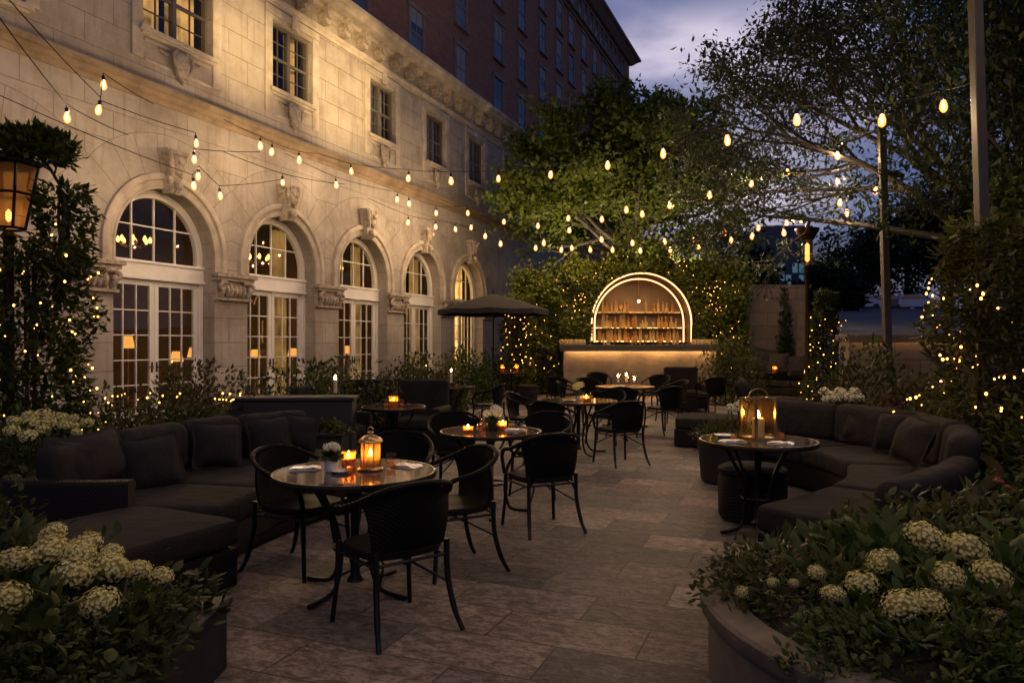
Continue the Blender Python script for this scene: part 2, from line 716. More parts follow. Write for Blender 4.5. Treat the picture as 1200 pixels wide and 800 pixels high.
def stone_mat():
    t = NT('limestone')
    co = t.coord()
    sp = t.n('ShaderNodeSeparateXYZ')
    t.l(co, sp.inputs[0])
    u, z = sp.outputs[0], sp.outputs[2]
    cb = t.n('ShaderNodeCombineXYZ')
    t.l(u, cb.inputs[0])
    t.l(z, cb.inputs[1])
    bk = t.n('ShaderNodeTexBrick')
    t.l(cb.outputs[0], bk.inputs['Vector'])
    bk.inputs['Scale'].default_value = 1
    bk.inputs['Brick Width'].default_value = 1.14
    bk.inputs['Row Height'].default_value = .52
    bk.inputs['Mortar Size'].default_value = .007
    bk.inputs['Mortar Smooth'].default_value = .3
    bk.inputs['Bias'].default_value = 0
    bk.inputs['Color1'].default_value = (.0, .0, .0, 1)
    bk.inputs['Color2'].default_value = (1, 1, 1, 1)
    bk.inputs['Mortar'].default_value = (.5, .5, .5, 1)
    # radial joints of the arches
    q = t.math('SUBTRACT', t.math('FLOORED_MODULO', t.math('SUBTRACT', u, 9.2), 3.42), 1.71)
    dz = t.math('SUBTRACT', z, 3.34)
    r = t.math('SQRT', t.math('ADD', t.math('MULTIPLY', q, q), t.math('MULTIPLY', dz, dz)))
    ang = t.math('ARCTAN2', dz, q)
    fr = t.math('FRACT', t.math('ADD', t.math('MULTIPLY', ang, 13 / PI), .5))
    ed = t.math('MULTIPLY', t.math('MULTIPLY', t.math('ABSOLUTE', t.math('SUBTRACT', fr, .5)), PI / 13), r)
    rad = t.math('LESS_THAN', ed, .006)
    ins = t.math('MULTIPLY', t.math('LESS_THAN', r, 2.25), t.math('GREATER_THAN', dz, 0.0))
    ring = t.math('LESS_THAN', t.math('ABSOLUTE', t.math('SUBTRACT', r, 2.25)), .006)
    ring = t.math('MULTIPLY', ring, t.math('GREATER_THAN', dz, 0.0))
    low = t.math('LESS_THAN', z, 5.9)
    ins = t.math('MULTIPLY', ins, low)
    bj = t.math('MULTIPLY', bk.outputs['Fac'], t.math('SUBTRACT', 1.0, ins))
    rj = t.math('MAXIMUM', t.math('MULTIPLY', rad, ins), t.math('MULTIPLY', ring, low))
    joint = t.math('MAXIMUM', bj, rj)
    n1 = t.noise(co, 1.3, 7, .68)
    n2 = t.noise(co, 22, 5, .7)
    mp = t.n('ShaderNodeMapping')
    mp.inputs['Scale'].default_value = (5, 5, .45)
    t.l(co, mp.inputs[0])
    streak = t.noise(mp.outputs[0], 1.6, 5, .6)
    c = t.ramp(n1, [(.25, (.265, .232, .195)), (.55, (.375, .335, .285)), (.8, (.425, .385, .335))])
    c = t.mix(t.math('MULTIPLY', t.math('SUBTRACT', 1.0, ins), .16), c, t.mix(bk.outputs['Color'], (.27, .225, .175, 1), (.49, .43, .355, 1)))
    st = t.ramp(streak, [(.52, (0, 0, 0)), (.75, (1, 1, 1))])
    c = t.mix(t.math('MULTIPLY', st, .62), c, (.17, .13, .095, 1))
    blot = t.ramp(t.noise(co, .55, 8, .75), [(.47, (0, 0, 0)), (.60, (1, 1, 1))])
    c = t.mix(t.math('MULTIPLY', blot, .58), c, (.19, .15, .115, 1))
    c = t.mix(t.math('MULTIPLY', n2, .22), c, (.24, .19, .14, 1))
    c = t.mix(t.math('MULTIPLY', joint, .78), c, (.14, .11, .085, 1))
    h = t.math('SUBTRACT', t.math('MULTIPLY', n2, .25), joint)
    return t.done(t.prin(c, .82, 0, .25, t.bump(h, .8, .018)))


M['stone'] = stone_mat()
M['trim_stone'] = pm('trim_stone', (.38, .325, .26), .8, 0, .3, 2.5, .5, 28, .012, .25)
M['carved_stone'] = pm('carved_stone', (.33, .275, .215), .82, 0, .45, 9, .9, 30, .03, .25)


def brick_mat():
    t = NT('red_brick')
    co = t.coord()
    sp = t.n('ShaderNodeSeparateXYZ')
    t.l(co, sp.inputs[0])
    cb = t.n('ShaderNodeCombineXYZ')
    t.l(t.math('ADD', sp.outputs[0], sp.outputs[1]), cb.inputs[0])
    t.l(sp.outputs[2], cb.inputs[1])
    bk = t.n('ShaderNodeTexBrick')
    t.l(cb.outputs[0], bk.inputs['Vector'])
    bk.inputs['Scale'].default_value = 1
    bk.inputs['Brick Width'].default_value = .30
    bk.inputs['Row Height'].default_value = .10
    bk.inputs['Mortar Size'].default_value = .010
    bk.inputs['Color1'].default_value = (.43, .19, .105, 1)
    bk.inputs['Color2'].default_value = (.30, .14, .085, 1)
    bk.inputs['Mortar'].default_value = (.18, .135, .11, 1)
    n1 = t.noise(co, .6, 6, .7)
    c = t.mix(t.math('MULTIPLY', n1, .5), bk.outputs['Color'], (.14, .08, .066, 1))
    return t.done(t.prin(c, .85, 0, .2, t.bump(bk.outputs['Fac'], -.3, .01)))


M['brick'] = brick_mat()


def pane_mat():
    t = NT('window_pane')
    c = t.ramp(t.noise(t.coord(), .35, 2), [(.4, (.02, .025, .035)), (.6, (.10, .115, .14))])
    return t.done(t.prin(c, .06, 0, .9))


M['pane'] = pane_mat()
M['pane_lit'] = emit('pane_lit', (1.0, .50, .12), .55)
M['room'] = pm('room', (.10, .066, .036), .8, 0, .3, 2, .1)


def curtain_mat(name, col, e):
    t = NT(name)
    co = t.coord()
    sp = t.n('ShaderNodeSeparateXYZ')
    t.l(co, sp.inputs[0])
    p = t.prin(col, .9, 0, .1)
    em = t.n('ShaderNodeEmission')
    em.inputs[0].default_value = (1.0, .56, .16, 1)
    f = t.ramp(t.noise(co, 1.7, 4), [(.34, (.12, .12, .12)), (.66, (1.1, 1.1, 1.1))])
    t.l(t.math('MULTIPLY', f, e), em.inputs[1])
    a = t.n('ShaderNodeAddShader')
    t.l(p, a.inputs[0])
    t.l(em.outputs[0], a.inputs[1])
    return t.done(a.outputs[0])


M['curtain_lit'] = curtain_mat('curtain_lit', (.55, .42, .22), 1.0)
M['curtain_amber'] = curtain_mat('curtain_amber', (.40, .28, .10), .34)
M['curtain_dim'] = curtain_mat('curtain_dim', (.35, .26, .14), .14)

# ------------------------------------------------------------------ the ground
def paving_mat():
    t = NT('stamped_paving')
    g = t.n('ShaderNodeNewGeometry')
    mp = t.n('ShaderNodeMapping')
    mp.inputs['Rotation'].default_value = (0, 0, AL)
    t.l(g.outputs['Position'], mp.inputs[0])
    v = mp.outputs[0]
    wv = t.n('ShaderNodeVectorMath', operation='ADD')
    nzz = t.n('ShaderNodeTexNoise')
    nzz.inputs['Scale'].default_value = 3.5
    nzz.inputs['Detail'].default_value = 4
    t.l(v, nzz.inputs['Vector'])
    sc = t.n('ShaderNodeVectorMath', operation='SCALE')
    sc.inputs['Scale'].default_value = .02
    t.l(nzz.outputs['Color'], sc.inputs[0])
    t.l(v, wv.inputs[0])
    t.l(sc.outputs[0], wv.inputs[1])
    bk = t.n('ShaderNodeTexBrick')
    t.l(wv.outputs[0], bk.inputs['Vector'])
    bk.inputs['Scale'].default_value = 1
    bk.inputs['Brick Width'].default_value = .80
    bk.inputs['Row Height'].default_value = .40
    bk.inputs['Mortar Size'].default_value = .006
    bk.inputs['Mortar Smooth'].default_value = .6
    bk.inputs['Color1'].default_value = (0, 0, 0, 1)
    bk.inputs['Color2'].default_value = (1, 1, 1, 1)
    bk.inputs['Mortar'].default_value = (.5, .5, .5, 1)
    slab = t.ramp(bk.outputs['Color'], [(0, (.14, .119, .112)), (.3, (.235, .196, .176)), (.62, (.36, .29, .25)), (1, (.56, .42, .325))])
    # each slab gets its own piece of the cleft pattern
    off = t.n('ShaderNodeVectorMath', operation='SCALE')
    t.l(bk.outputs['Color'], off.inputs[0])
    off.inputs['Scale'].default_value = 7.0
    va = t.n('ShaderNodeVectorMath', operation='ADD')
    t.l(v, va.inputs[0])
    t.l(off.outputs[0], va.inputs[1])
    mp2 = t.n('ShaderNodeMapping')
    mp2.inputs['Scale'].default_value = (1, 1.6, 1)
    t.l(va.outputs[0], mp2.inputs[0])
    cl = t.n('ShaderNodeTexNoise')
    cl.inputs['Scale'].default_value = 5.5
    cl.inputs['Detail'].default_value = 10
    cl.inputs['Roughness'].default_value = .74
    cl.inputs['Distortion'].default_value = 1.1
    t.l(mp2.outputs[0], cl.inputs['Vector'])
    cleft = cl.outputs['Fac']
    n3 = t.noise(mp2.outputs[0], 15, 10, .82)
    n4 = t.noise(v, .5, 5, .65)
    dark = t.mix(1.0, slab, (.48, .45, .45, 1), 'MULTIPLY')
    c = t.mix(t.ramp(cleft, [(.42, (1, 1, 1)), (.55, (0, 0, 0))]), slab, dark)
    c = t.mix(t.ramp(n3, [(.44, (1, 1, 1)), (.54, (0, 0, 0))]), c, t.mix(1.0, c, (.45, .43, .43, 1), 'MULTIPLY'))
    c = t.mix(t.ramp(n4, [(.42, (0, 0, 0)), (.66, (.85, .85, .85))]), c, t.mix(1.0, c, (.45, .42, .43, 1), 'MULTIPLY'))
    c = t.mix(t.math('MULTIPLY', bk.outputs['Fac'], .75), c, (.035, .027, .023, 1))
    h = t.math('ADD', t.math('MULTIPLY', cleft, 1.2), t.math('MULTIPLY', n3, .45))
    h = t.math('SUBTRACT', h, t.math('MULTIPLY', bk.outputs['Fac'], .5))
    rr = t.math('ADD', t.math('MULTIPLY', cleft, .5), .30)
    return t.done(t.prin(c, rr, 0, .45, t.bump(h, 1.0, .05)))


M['paving'] = paving_mat()
mb = MB()
mb.quad((-900, -300, 0), (900, -300, 0), (900, 1500, 0), (-900, 1500, 0))
structure(mb.build('ground', pm('ground_soil', (.05, .045, .03), .95, 0, .3, .5, .3)))
mb = MB()
mb.quad((-12, -6, .004), (9.5, -6, .004), (9.5, 27, .004), (-12, 27, .004))
structure(mb.build('patio_paving', M['paving']))

# ------------------------------------------------------------------ stone hotel front
hotel = thing('stone_hotel_front', 'pale limestone hotel front with a row of tall arched french doors', 'building', F0, FROT)
PB, U0, ZC, RA = 3.42, 9.2, 3.34, 1.22
ARCH = [U0 + PB / 2 + PB * k for k in range(5)]
UL, UR = 2.0, 36.0
WIN = [(6.9, 8.05, 6.95, 9.1), (10.3, 12.05, 7.5, 9.1), (13.9, 15.4, 7.5, 9.1), (18.0, 19.4, 7.5, 9.1), (21.3, 22.7, 7.5, 9.1), (24.5, 25.9, 7.5, 9.1), (28.0, 29.4, 7.5, 9.1), (31.4, 32.8, 7.5, 9.1)]
ZB, ZT = 6.2, 10.35
mb = MB()


def fq(u0, u1, z0, z1, y=0.0):
    # split into cells so the material and the light read evenly
    mb.quad((u0, y, z0), (u1, y, z0), (u1, y, z1), (u0, y, z1))


fq(UL, ARCH[0] - PB / 2, 0, ZB)
fq(ARCH[-1] + PB / 2, UR, 0, ZB)
for uc in ARCH:
    fq(uc - PB / 2, uc - RA, 0, ZB)
    fq(uc + RA, uc + PB / 2, 0, ZB)
    N = 28
    arc = [(uc - RA * math.cos(PI * i / N), ZC + RA * math.sin(PI * i / N)) for i in range(N + 1)]
    for (a, za), (b, zb) in zip(arc[:-1], arc[1:]):
        mb.quad((a, 0, za), (b, 0, zb), (b, 0, ZB), (a, 0, ZB))
        mb.quad((a, 0, za), (a, .52, za), (b, .52, zb), (b, 0, zb))
    for s in (-1, 1):
        mb.quad((uc + s * RA, 0, 0), (uc + s * RA, .52, 0), (uc + s * RA, .52, ZC), (uc + s * RA, 0, ZC))
e = UL
for (a, b, z0, z1) in WIN:
    fq(e, a, ZB, ZT)
    fq(a, b, ZB, z0)
    fq(a, b, z1, ZT)
    d = .26
    mb.quad((a, 0, z0), (a, d, z0), (a, d, z1), (a, 0, z1))
    mb.quad((b, 0, z0), (b, 0, z1), (b, d, z1), (b, d, z0))
    mb.quad((a, 0, z1), (a, d, z1), (b, d, z1), (b, 0, z1))
    mb.quad((a, 0, z0), (b, 0, z0), (b, d, z0), (a, d, z0))
    e = b
fq(e, UR, ZB, ZT)
# ends, roof slab
mb.quad((UL, 0, 0), (UL, 0, ZT), (UL, 9, ZT), (UL, 9, 0))
mb.quad((UR, 0, 0), (UR, 9, 0), (UR, 9, ZT), (UR, 0, ZT))
mb.quad((UL, 0, ZT), (UR, 0, ZT), (UR, 9, ZT), (UL, 9, ZT))
mb.build('wall', M['stone'], hotel)


M['ledge_stone'] = pm('ledge_stone', (.23, .168, .105), .7, 0, .35, 2.5, .5, 28, .012, .25)


def moulding(name, prof, u0, u1, mat, parent):
    m = MB()
    m.prism([(0, 0)], 0, 0) if False else None
    n = len(prof)
    vs = [(u0, -o, z) for o, z in prof] + [(u1, -o, z) for o, z in prof]
    fs = [(i, (i + 1), (i + 1) + n, i + n) for i in range(n - 1)]
    fs += [tuple(range(n)), tuple(range(2 * n - 1, n - 1, -1))]
    m.add(vs, fs)
    return m.build(name, mat, parent)


moulding('string_course', [(-.05, 6.14), (.03, 6.14), (.05, 6.22), (.11, 6.25), (.13, 6.33), (.19, 6.35), (.20, 6.45), (.02, 6.50), (-.05, 6.50)], UL - .1, UR + .1, M['ledge_stone'], hotel)
moulding('architrave', [(-.05, 9.42), (.04, 9.42), (.05, 9.50), (.10, 9.53), (.11, 9.60), (-.05, 9.62)], UL - .1, UR + .1, M['trim_stone'], hotel)
moulding('cornice', [(-.05, 10.02), (.16, 10.05), (.22, 10.12), (.50, 10.14), (.53, 10.26), (.60, 10.30), (.62, 10.40), (.10, 10.47), (-.05, 10.47)], UL - .1, UR + .1, M['trim_stone'], hotel)
mod = MB()
mod.prism([(-.13, 10.12), (.13, 10.12), (.13, 9.95), (.10, 9.78), (-.10, 9.78), (-.13, 9.95)], -.34, -.003)
mod.box(-.10, .10, -.26, -.003, 9.66, 9.80)
mod.tube([(-.14, -.28, 9.90), (.14, -.28, 9.90)], .06, 8)
mm = mod.mesh('modillion', M['carved_stone'])
k = 0
u = 8.0
while u < UR:
    link('modillion', mm, hotel, (u, 0, 0))
    u += .86
# arches: archivolts, keystones, capitals
for uc in ARCH:
    m = MB()
    N = 36
    frames = []
    for i in range(N + 1):
        a = PI * i / N
        frames.append(((uc - 0 * RA, 0, ZC), (-math.cos(a), 0, math.sin(a)), (0, -1, 0)))
    prof = [(1.20, -.03), (1.20, .035), (1.25, .05), (1.27, .03), (1.36, .035), (1.38, .085), (1.45, .10), (1.50, .075), (1.50, -.03)]
    m.sweep(frames, prof)
    for s in (-1, 1):   # the stilted part below the half circle
        q = [(uc + s * r, -y, z) for z in (3.03, ZC) for r, y in prof]
        n = len(prof)
        m.add(q, [(i, (i + 1) % n, (i + 1) % n + n, i + n) for i in range(n)])
    m.build('archivolt', M['trim_stone'], hotel, True)
    # carved keystone
    m = MB()
    z0, z1 = ZC + RA - .12, ZC + RA + .62
    m.prism([(uc - .12, z0), (uc + .12, z0), (uc + .21, z1), (uc - .21, z1)], -.20, .02)
    m.prism([(uc - .24, z1 + .002), (uc + .24, z1 + .002), (uc + .27, z1 + .10), (uc - .27, z1 + .10)], -.28, .02)
    v, f = rounded_box(.28, .26, .42, .12, 6)
    m.add([(p[0] + uc, p[1] - .22, p[2] + z1 - .16) for p in v], f)
    v, f = rounded_box(.17, .16, .16, .06, 5)
    m.add([(p[0] + uc, p[1] - .33, p[2] + z1 - .12) for p in v], f)
    for s in (-1, 1):
        m.tube(spline([(uc + s * .10, -.22, z1 - .40), (uc + s * .17, -.28, z1 - .12), (uc + s * .20, -.26, z1 + .05), (uc + s * .12, -.32, z1 + .02)], 5), .05, 7)
    m.tube(spline([(uc, -.21, z0 + .02), (uc, -.30, z0 + .10), (uc, -.24, z0 + .24)], 5), [.05] * 5 + [.075] * 6, 8)
    m.build('keystone', M['carved_stone'], hotel, True)
for k in range(6):
    up = U0 + PB * k
    m = MB()
    w = .50
    m.box(up - w - .10, up + w + .10, -.20, .02, 2.95, 3.03)
    m.box(up - w - .05, up + w + .05, -.15, .02, 2.88, 2.947)
    m.box(up - w, up + w, -.07, .02, 2.52, 2.877)
    m.box(up - w - .03, up + w + .03, -.11, .02, 2.46, 2.517)
    for s in (-1, 1):
        cx = up + s * (w - .10)
        m.tube(spline([(cx - s * .16, -.10, 2.84), (cx, -.15, 2.84), (cx + s * .10, -.16, 2.76), (cx + s * .02, -.16, 2.68), (cx - s * .05, -.15, 2.75)], 5), .045, 7)
        m.tube([(cx - .02, -.12, 2.55), (cx, -.16, 2.66)], .05, 6)
    for j in range(-2, 3):
        m.tube(spline([(up + j * .12, -.06, 2.54), (up + j * .12, -.13, 2.66), (up + j * .13, -.10, 2.78)], 4), [.03, .05, .055, .05, .05, .05, .045, .04, .03], 6)
    m.build('capital', M['carved_stone'], hotel, True)

# french doors and half-round windows in the arches
def frame_bars(m, x0, x1, z0, z1, cols, rows, y0, y1, bar=.022):
    for i in range(1, cols):
        x = x0 + (x1 - x0) * i / cols
        m.box(x - bar / 2, x + bar / 2, y0, y1, z0, z1)
    for j in range(1, rows):
        z = z0 + (z1 - z0) * j / rows
        m.box(x0, x1, y0 + .003, y1 - .003, z - bar / 2, z + bar / 2)


for k, uc in enumerate(ARCH):
    m = MB()
    yy = .36
    m.box(uc - RA, uc - RA + .11, yy - .05, yy + .10, 0, 2.80)
    m.box(uc + RA - .11, uc + RA, yy - .05, yy + .10, 0, 2.80)
    m.box(uc - RA, uc + RA, yy - .07, yy + .12, 2.803, 3.15)
    m.box(uc - RA, uc + RA, yy - .11, yy - .073, 2.78, 2.84)
    m.box(uc - RA, uc + RA, yy - .10, yy - .073, 3.09, 3.145)
    frame = m.build('door_frame', M['white_paint'], hotel, bevel=.008)
    for s in (-1, 1):
        a, b = (uc - RA + .115, uc - .006) if s < 0 else (uc + .006, uc + RA - .115)
        m = MB()
        m.box(a, a + .10, yy, yy + .055, .02, 2.775)
        m.box(b - .10, b, yy, yy + .055, .02, 2.775)
        m.box(a + .103, b - .103, yy, yy + .055, 2.67, 2.775)
        m.box(a + .103, b - .103, yy, yy + .055, .02, .26)
        frame_bars(m, a + .103, b - .103, .263, 2.667, 3, 5, yy + .008, yy + .047)
        leaf = m.build('door_leaf', M['white_paint'], hotel)
        g = MB()
        g.quad((a + .10, yy + .028, .26), (b - .10, yy + .028, .26), (b - .10, yy + .028, 2.67), (a + .10, yy + .028, 2.67))
        g.build('glass', M['glass'], leaf)
        h = MB()
        hx = b - .05 if s < 0 else a + .05
        h.box(hx - .02, hx + .02, yy - .012, yy - .003, .98, 1.18)
        h.tube([(hx, yy - .045, 1.08), (hx + s * .11, yy - .045, 1.08)], .011, 6)
        h.tube([(hx, yy - .003, 1.08), (hx, yy - .045, 1.08)], .011, 6)
        h.build('handle', M['bronze'], leaf)
    # half-round fanlight
    m = MB()
    N = 28
    ri, zl = 1.07, 3.153
    zc2 = ZC - .02
    frames = [((uc, yy + .02, zc2), (-math.cos(PI * i / N), 0, math.sin(PI * i / N)), (0, -1, 0)) for i in range(N + 1)]
    m.sweep(frames, [(ri, -.06), (RA + .005, -.06), (RA + .005, .05), (ri, .05)])
    for s in (-1, 1):
        m.box(uc + s * ri - (.003 if s > 0 else RA - ri), uc + s * ri + (RA - ri if s > 0 else .003), yy - .03, yy + .08, zl, zc2)
    for x in (-.52, 0, .52):
        zz = zc2 + math.sqrt(ri ** 2 - x * x)
        m.box(uc + x - .013, uc + x + .013, yy, yy + .045, zl, zz)
    xx = math.sqrt(ri ** 2 - .50 ** 2)
    m.box(uc - xx, uc + xx, yy + .003, yy + .042, zc2 + .49, zc2 + .515)
    fan = m.build('fanlight', M['white_paint'], hotel)
    g = MB()
    pts = [(uc - ri * math.cos(PI * i / N), yy + .025, zc2 + ri * math.sin(PI * i / N)) for i in range(N + 1)]
    pts = [(uc - ri, yy + .025, zl)] + pts + [(uc + ri, yy + .025, zl)]
    g.add(pts, [tuple(range(len(pts)))])
    g.build('glass', M['glass'], fan)

# upper windows
for k, (a, b, z0, z1) in enumerate(WIN):
    m = MB()
    yy = .14
    t_ = .07
    m.box(a, a + t_, yy - .03, yy + .08, z0, z1)
    m.box(b - t_, b, yy - .03, yy + .08, z0, z1)
    m.box(a + t_, b - t_, yy - .03, yy + .08, z1 - t_, z1)
    m.box(a + t_, b - t_, yy - .03, yy + .08, z0, z0 + t_)
    mid = (a + b) / 2
    pairs = [(a + t_, mid - .05), (mid + .05, b - t_)] if b - a > 1.2 else [(a + t_, b - t_)]
    if len(pairs) == 2:
        m.box(mid - .05, mid + .05, yy - .03, yy + .08, z0 + t_, z1 - t_)
    for (x0, x1) in pairs:
        zm = (z0 + z1) / 2
        m.box(x0, x1, yy - .015, yy + .05, zm - .03, zm + .03)
        frame_bars(m, x0, x1, z0 + t_, zm - .03, 2, 2, yy, yy + .035, .02)
        frame_bars(m, x0, x1, zm + .03, z1 - t_, 2, 2, yy, yy + .035, .02)
    w = m.build('window', pm('window_paint', (.105, .088, .07), .5, 0, .1, 3, .05) if k == 0 else bpy.data.materials['window_paint'], hotel)
    g = MB()
    g.quad((a + .03, yy + .02, z0 + .03), (b - .03, yy + .02, z0 + .03), (b - .03, yy + .02, z1 - .03), (a + .03, yy + .02, z1 - .03))
    g.build('pane', M['glass'], w)
    g = MB()
    g.box(a - .10, b + .10, -.12, .12, z0 - .09, z0 - .003)
    g.box(a - .05, b + .05, -.07, -.003, z0 - .15, z0 - .093)
    g.build('sill', M['trim_stone'], w, bevel=.01)
    # stone surround and apron panel with a carved shield
    m = MB()
    for s, e in ((a - .24, a), (b, b + .24)):
        m.box(s, e, -.045, .02, z0 - .6 if k else z0, z1 + .10)
    m.box(a - .24, b + .24, -.06, .02, z1 + .103, z1 + .28)
    m.box(mid - .11, mid + .11, -.10, -.063, z1 - .0, z1 + .30)
    if k:
        for zz in (z0 - .22, z0 - .60):
            m.box(a + .05, b - .05, -.03, .02, zz - .025, zz + .025)
    m.build('window_surround', M['trim_stone'], hotel, bevel=.008)
    if k:
        m = MB()
        v, f = rounded_box(.34, .16, .50, .075, 7)
        m.add([(p[0] * (1 if p[2] > -.05 else 1 + (p[2] + .05) * 1.6) + mid, p[1] - .08, p[2] + z0 - .47) for p in v], f)
        for s in (-1, 1):
            m.tube(spline([(mid + s * .10, -.08, z0 - .20), (mid + s * .23, -.12, z0 - .28), (mid + s * .20, -.13, z0 - .50), (mid + s * .06, -.12, z0 - .72)], 6), .035, 7)
            m.tube(spline([(mid + s * .2, -.06, z0 - .28), (mid + s * .36, -.06, z0 - .36), (mid + s * .52, -.05, z0 - .30)], 6), .028, 6)
        m.tube([(mid, -.05, z0 - .74), (mid, -.10, z0 - .84)], [.06, .03], 8)
        m.build('carved_shield', M['carved_stone'], hotel, True)

# rooms behind the glass
m = MB()
for (x0, x1, y0, y1, z0, z1) in ((UL + .3, UR - .3, .56, 6.0, .0, 5.2), (UL + .3, UR - .3, .30, 4.0, 6.3, 9.6)):
    q = [(x0, y0, z0), (x1, y0, z0), (x1, y1, z0), (x0, y1, z0), (x0, y0, z1), (x1, y0, z1), (x1, y1, z1), (x0, y1, z1)]
    m.add(q, [(0, 1, 2, 3), (4, 7, 6, 5), (3, 2, 6, 7), (0, 3, 7, 4), (1, 5, 6, 2)])
m.build('room', M['room'], hotel)


def curtain(u0, u1, y, z0, z1, mat, label):
    m = MB()
    n = int((u1 - u0) / .025) + 2
    vs = []
    for i in range(n):
        u = u0 + (u1 - u0) * i / (n - 1)
        yy = y + .05 * math.sin(u * 34) + .02 * math.sin(u * 83)
        vs += [(u, yy, z0), (u, yy, z1)]
    m.add(vs, [(2 * i, 2 * i + 2, 2 * i + 3, 2 * i + 1) for i in range(n - 1)])
    m.add([(a, b + .012, c) for a, b, c in vs], [(2 * i, 2 * i + 1, 2 * i + 3, 2 * i + 2) for i in range(n - 1)])
    o = m.build('curtain', mat, None, True)
    o.location = F0
    o.rotation_euler = (0, 0, FROT)
    tag(o, label, 'curtain', 'curtains behind the hotel windows')


curtain(ARCH[4] - 1.12, ARCH[4] + 1.12, .85, .02, 4.7, M['curtain_lit'], 'bright golden curtain filling the farthest arched doorway')
curtain(ARCH[1] - 1.1, ARCH[1] - .55, .9, .02, 4.4, M['curtain_dim'], 'dim golden curtain behind the left leaf of the second arched door')
curtain(ARCH[1] + .7, ARCH[1] + 1.15, .9, .02, 4.4, M['curtain_dim'], 'dim golden curtain behind the right leaf of the second arched door')
curtain(ARCH[2] + .65, ARCH[2] + 1.15, .9, .02, 4.4, M['curtain_dim'], 'dim drape beside the right leaf of the third arched door')
curtain(ARCH[3] + .7, ARCH[3] + 1.15, .9, .02, 4.4, M['curtain_dim'], 'narrow dim drape in the fourth arched door')
curtain(10.40, 11.10, .45, 7.4, 9.2, M['curtain_amber'], 'glowing yellow curtain in the upper window over the first arch, left half')
curtain(11.24, 11.95, .45, 7.4, 9.2, M['curtain_amber'], 'glowing yellow curtain in the upper window over the first arch, right half')
curtain(14.95, 15.4, .5, 7.4, 9.2, M['curtain_dim'], 'dim yellow curtain in the upper window beside the bright patch of wall')
curtain(18.0, 19.4, .5, 7.4, 9.2, fabricmat('curtain_blue', (.34, .38, .42)), 'pale bluish curtain in the upper window over the third arch')
curtain(21.3, 22.7, .5, 7.4, 9.2, bpy.data.materials['curtain_blue'], 'pale bluish curtain in the upper window over the fourth arch')
curtain(24.5, 25.9, .5, 7.4, 9.2, bpy.data.materials['curtain_blue'], 'pale bluish curtain in the upper window over the golden doorway')

M['room_lamp'] = emit('room_lamp', (1.0, .46, .11), 2.2)


def chandelier(u, y, z, label):
    t = thing('chandelier', label, 'chandelier', fw(u, y, z), FROT, 'chandeliers inside the hotel')
    m = MB()
    m.tube([(0, 0, 1.2), (0, 0, .1)], .015, 6)
    m.lathe([(.02, .12), (.07, .05), (.05, -.06), (.015, -.12)], 10)
    for i in range(8):
        a = PI * i / 4
        m.tube(spline([(0, 0, 0), (.16 * math.cos(a), .16 * math.sin(a), -.08), (.34 * math.cos(a), .34 * math.sin(a), .02)], 4), .012, 5)
    m.build('arms', M['brass'], t, True)
    for i in range(8):
        a = PI * i / 4
        b = MB()
        b.lathe([(.010, .02), (.038, .05), (.045, .10), (.012, .17)], 8, (.34 * math.cos(a), .34 * math.sin(a), 0))
        b.build('lamp', M['room_lamp'], t, True)
    return t


chandelier(ARCH[0] + .45, 2.6, 3.9, 'lit brass chandelier seen through the first arched fanlight')
chandelier(ARCH[0] + 2.0, 3.2, 3.9, 'lit brass chandelier deep in the room behind the first arch')
chandelier(ARCH[1] + 1.9, 2.4, 3.8, 'lit brass chandelier between the second and third arches')
chandelier(ARCH[2] + 1.5, 2.2, 3.8, 'lit brass chandelier seen in the third fanlight')


def added_floor_lamp(u, y, label):  # added lamps standing in for amber reflections in the door glass
    t = thing('added_floor_lamp', label, 'lamp', fw(u, y, .02), FROT, 'added standing lamps inside the hotel')
    m = MB()
    m.lathe([(.16, 0), (.16, .02), (.02, .04), (.012, .06), (.012, 1.35)], 12)
    m.build('stand', M['brass'], t, True)
    m = MB()
    m.lathe([(.16, 1.30), (.10, 1.58), (.09, 1.58), (.15, 1.30)], 16)
    m.build('lamp_shade', emit('shade_glow', (1.0, .42, .08), .55) if 'shade_glow' not in bpy.data.materials else bpy.data.materials['shade_glow'], t, True)
    ld = bpy.data.lights.new('lamp_glow', 'POINT')
    ld.energy = 5
    ld.color = (1, .50, .14)
    ld.shadow_soft_size = .08
    lo = bpy.data.objects.new('lamp_glow', ld)
    COL.objects.link(lo)
    lo.parent = t
    lo.location = (0, 0, 1.75)
    return t


def seen_u(px, y):
    d = FOC * (DF + y) / CA / (953 - px)
    return (d - DF * SA - y * SA) / CA


for (u, y, l) in ((seen_u(207, 2.2), 2.2, 'added shaded floor lamp behind the right leaf of the first arched door'),
                  (seen_u(227, 3.0), 3.0, 'added shaded floor lamp at the right edge of the first arched door'),
                  (seen_u(150, 4.0), 4.0, 'added shaded floor lamp far back behind the left leaf of the first arched door'),
                  (seen_u(299, 3.2), 3.2, 'added shaded floor lamp behind the left leaf of the second arched door'),
                  (seen_u(343, 2.4), 2.4, 'added shaded floor lamp behind the right leaf of the second arched door'),
                  (seen_u(408, 2.6), 2.6, 'added shaded floor lamp behind the third arched door'),
                  (seen_u(487, 2.6), 2.6, 'added shaded floor lamp behind the fourth arched door')):
    added_floor_lamp(u, y, l).scale = (1, 1, random.uniform(.62, 1.12))

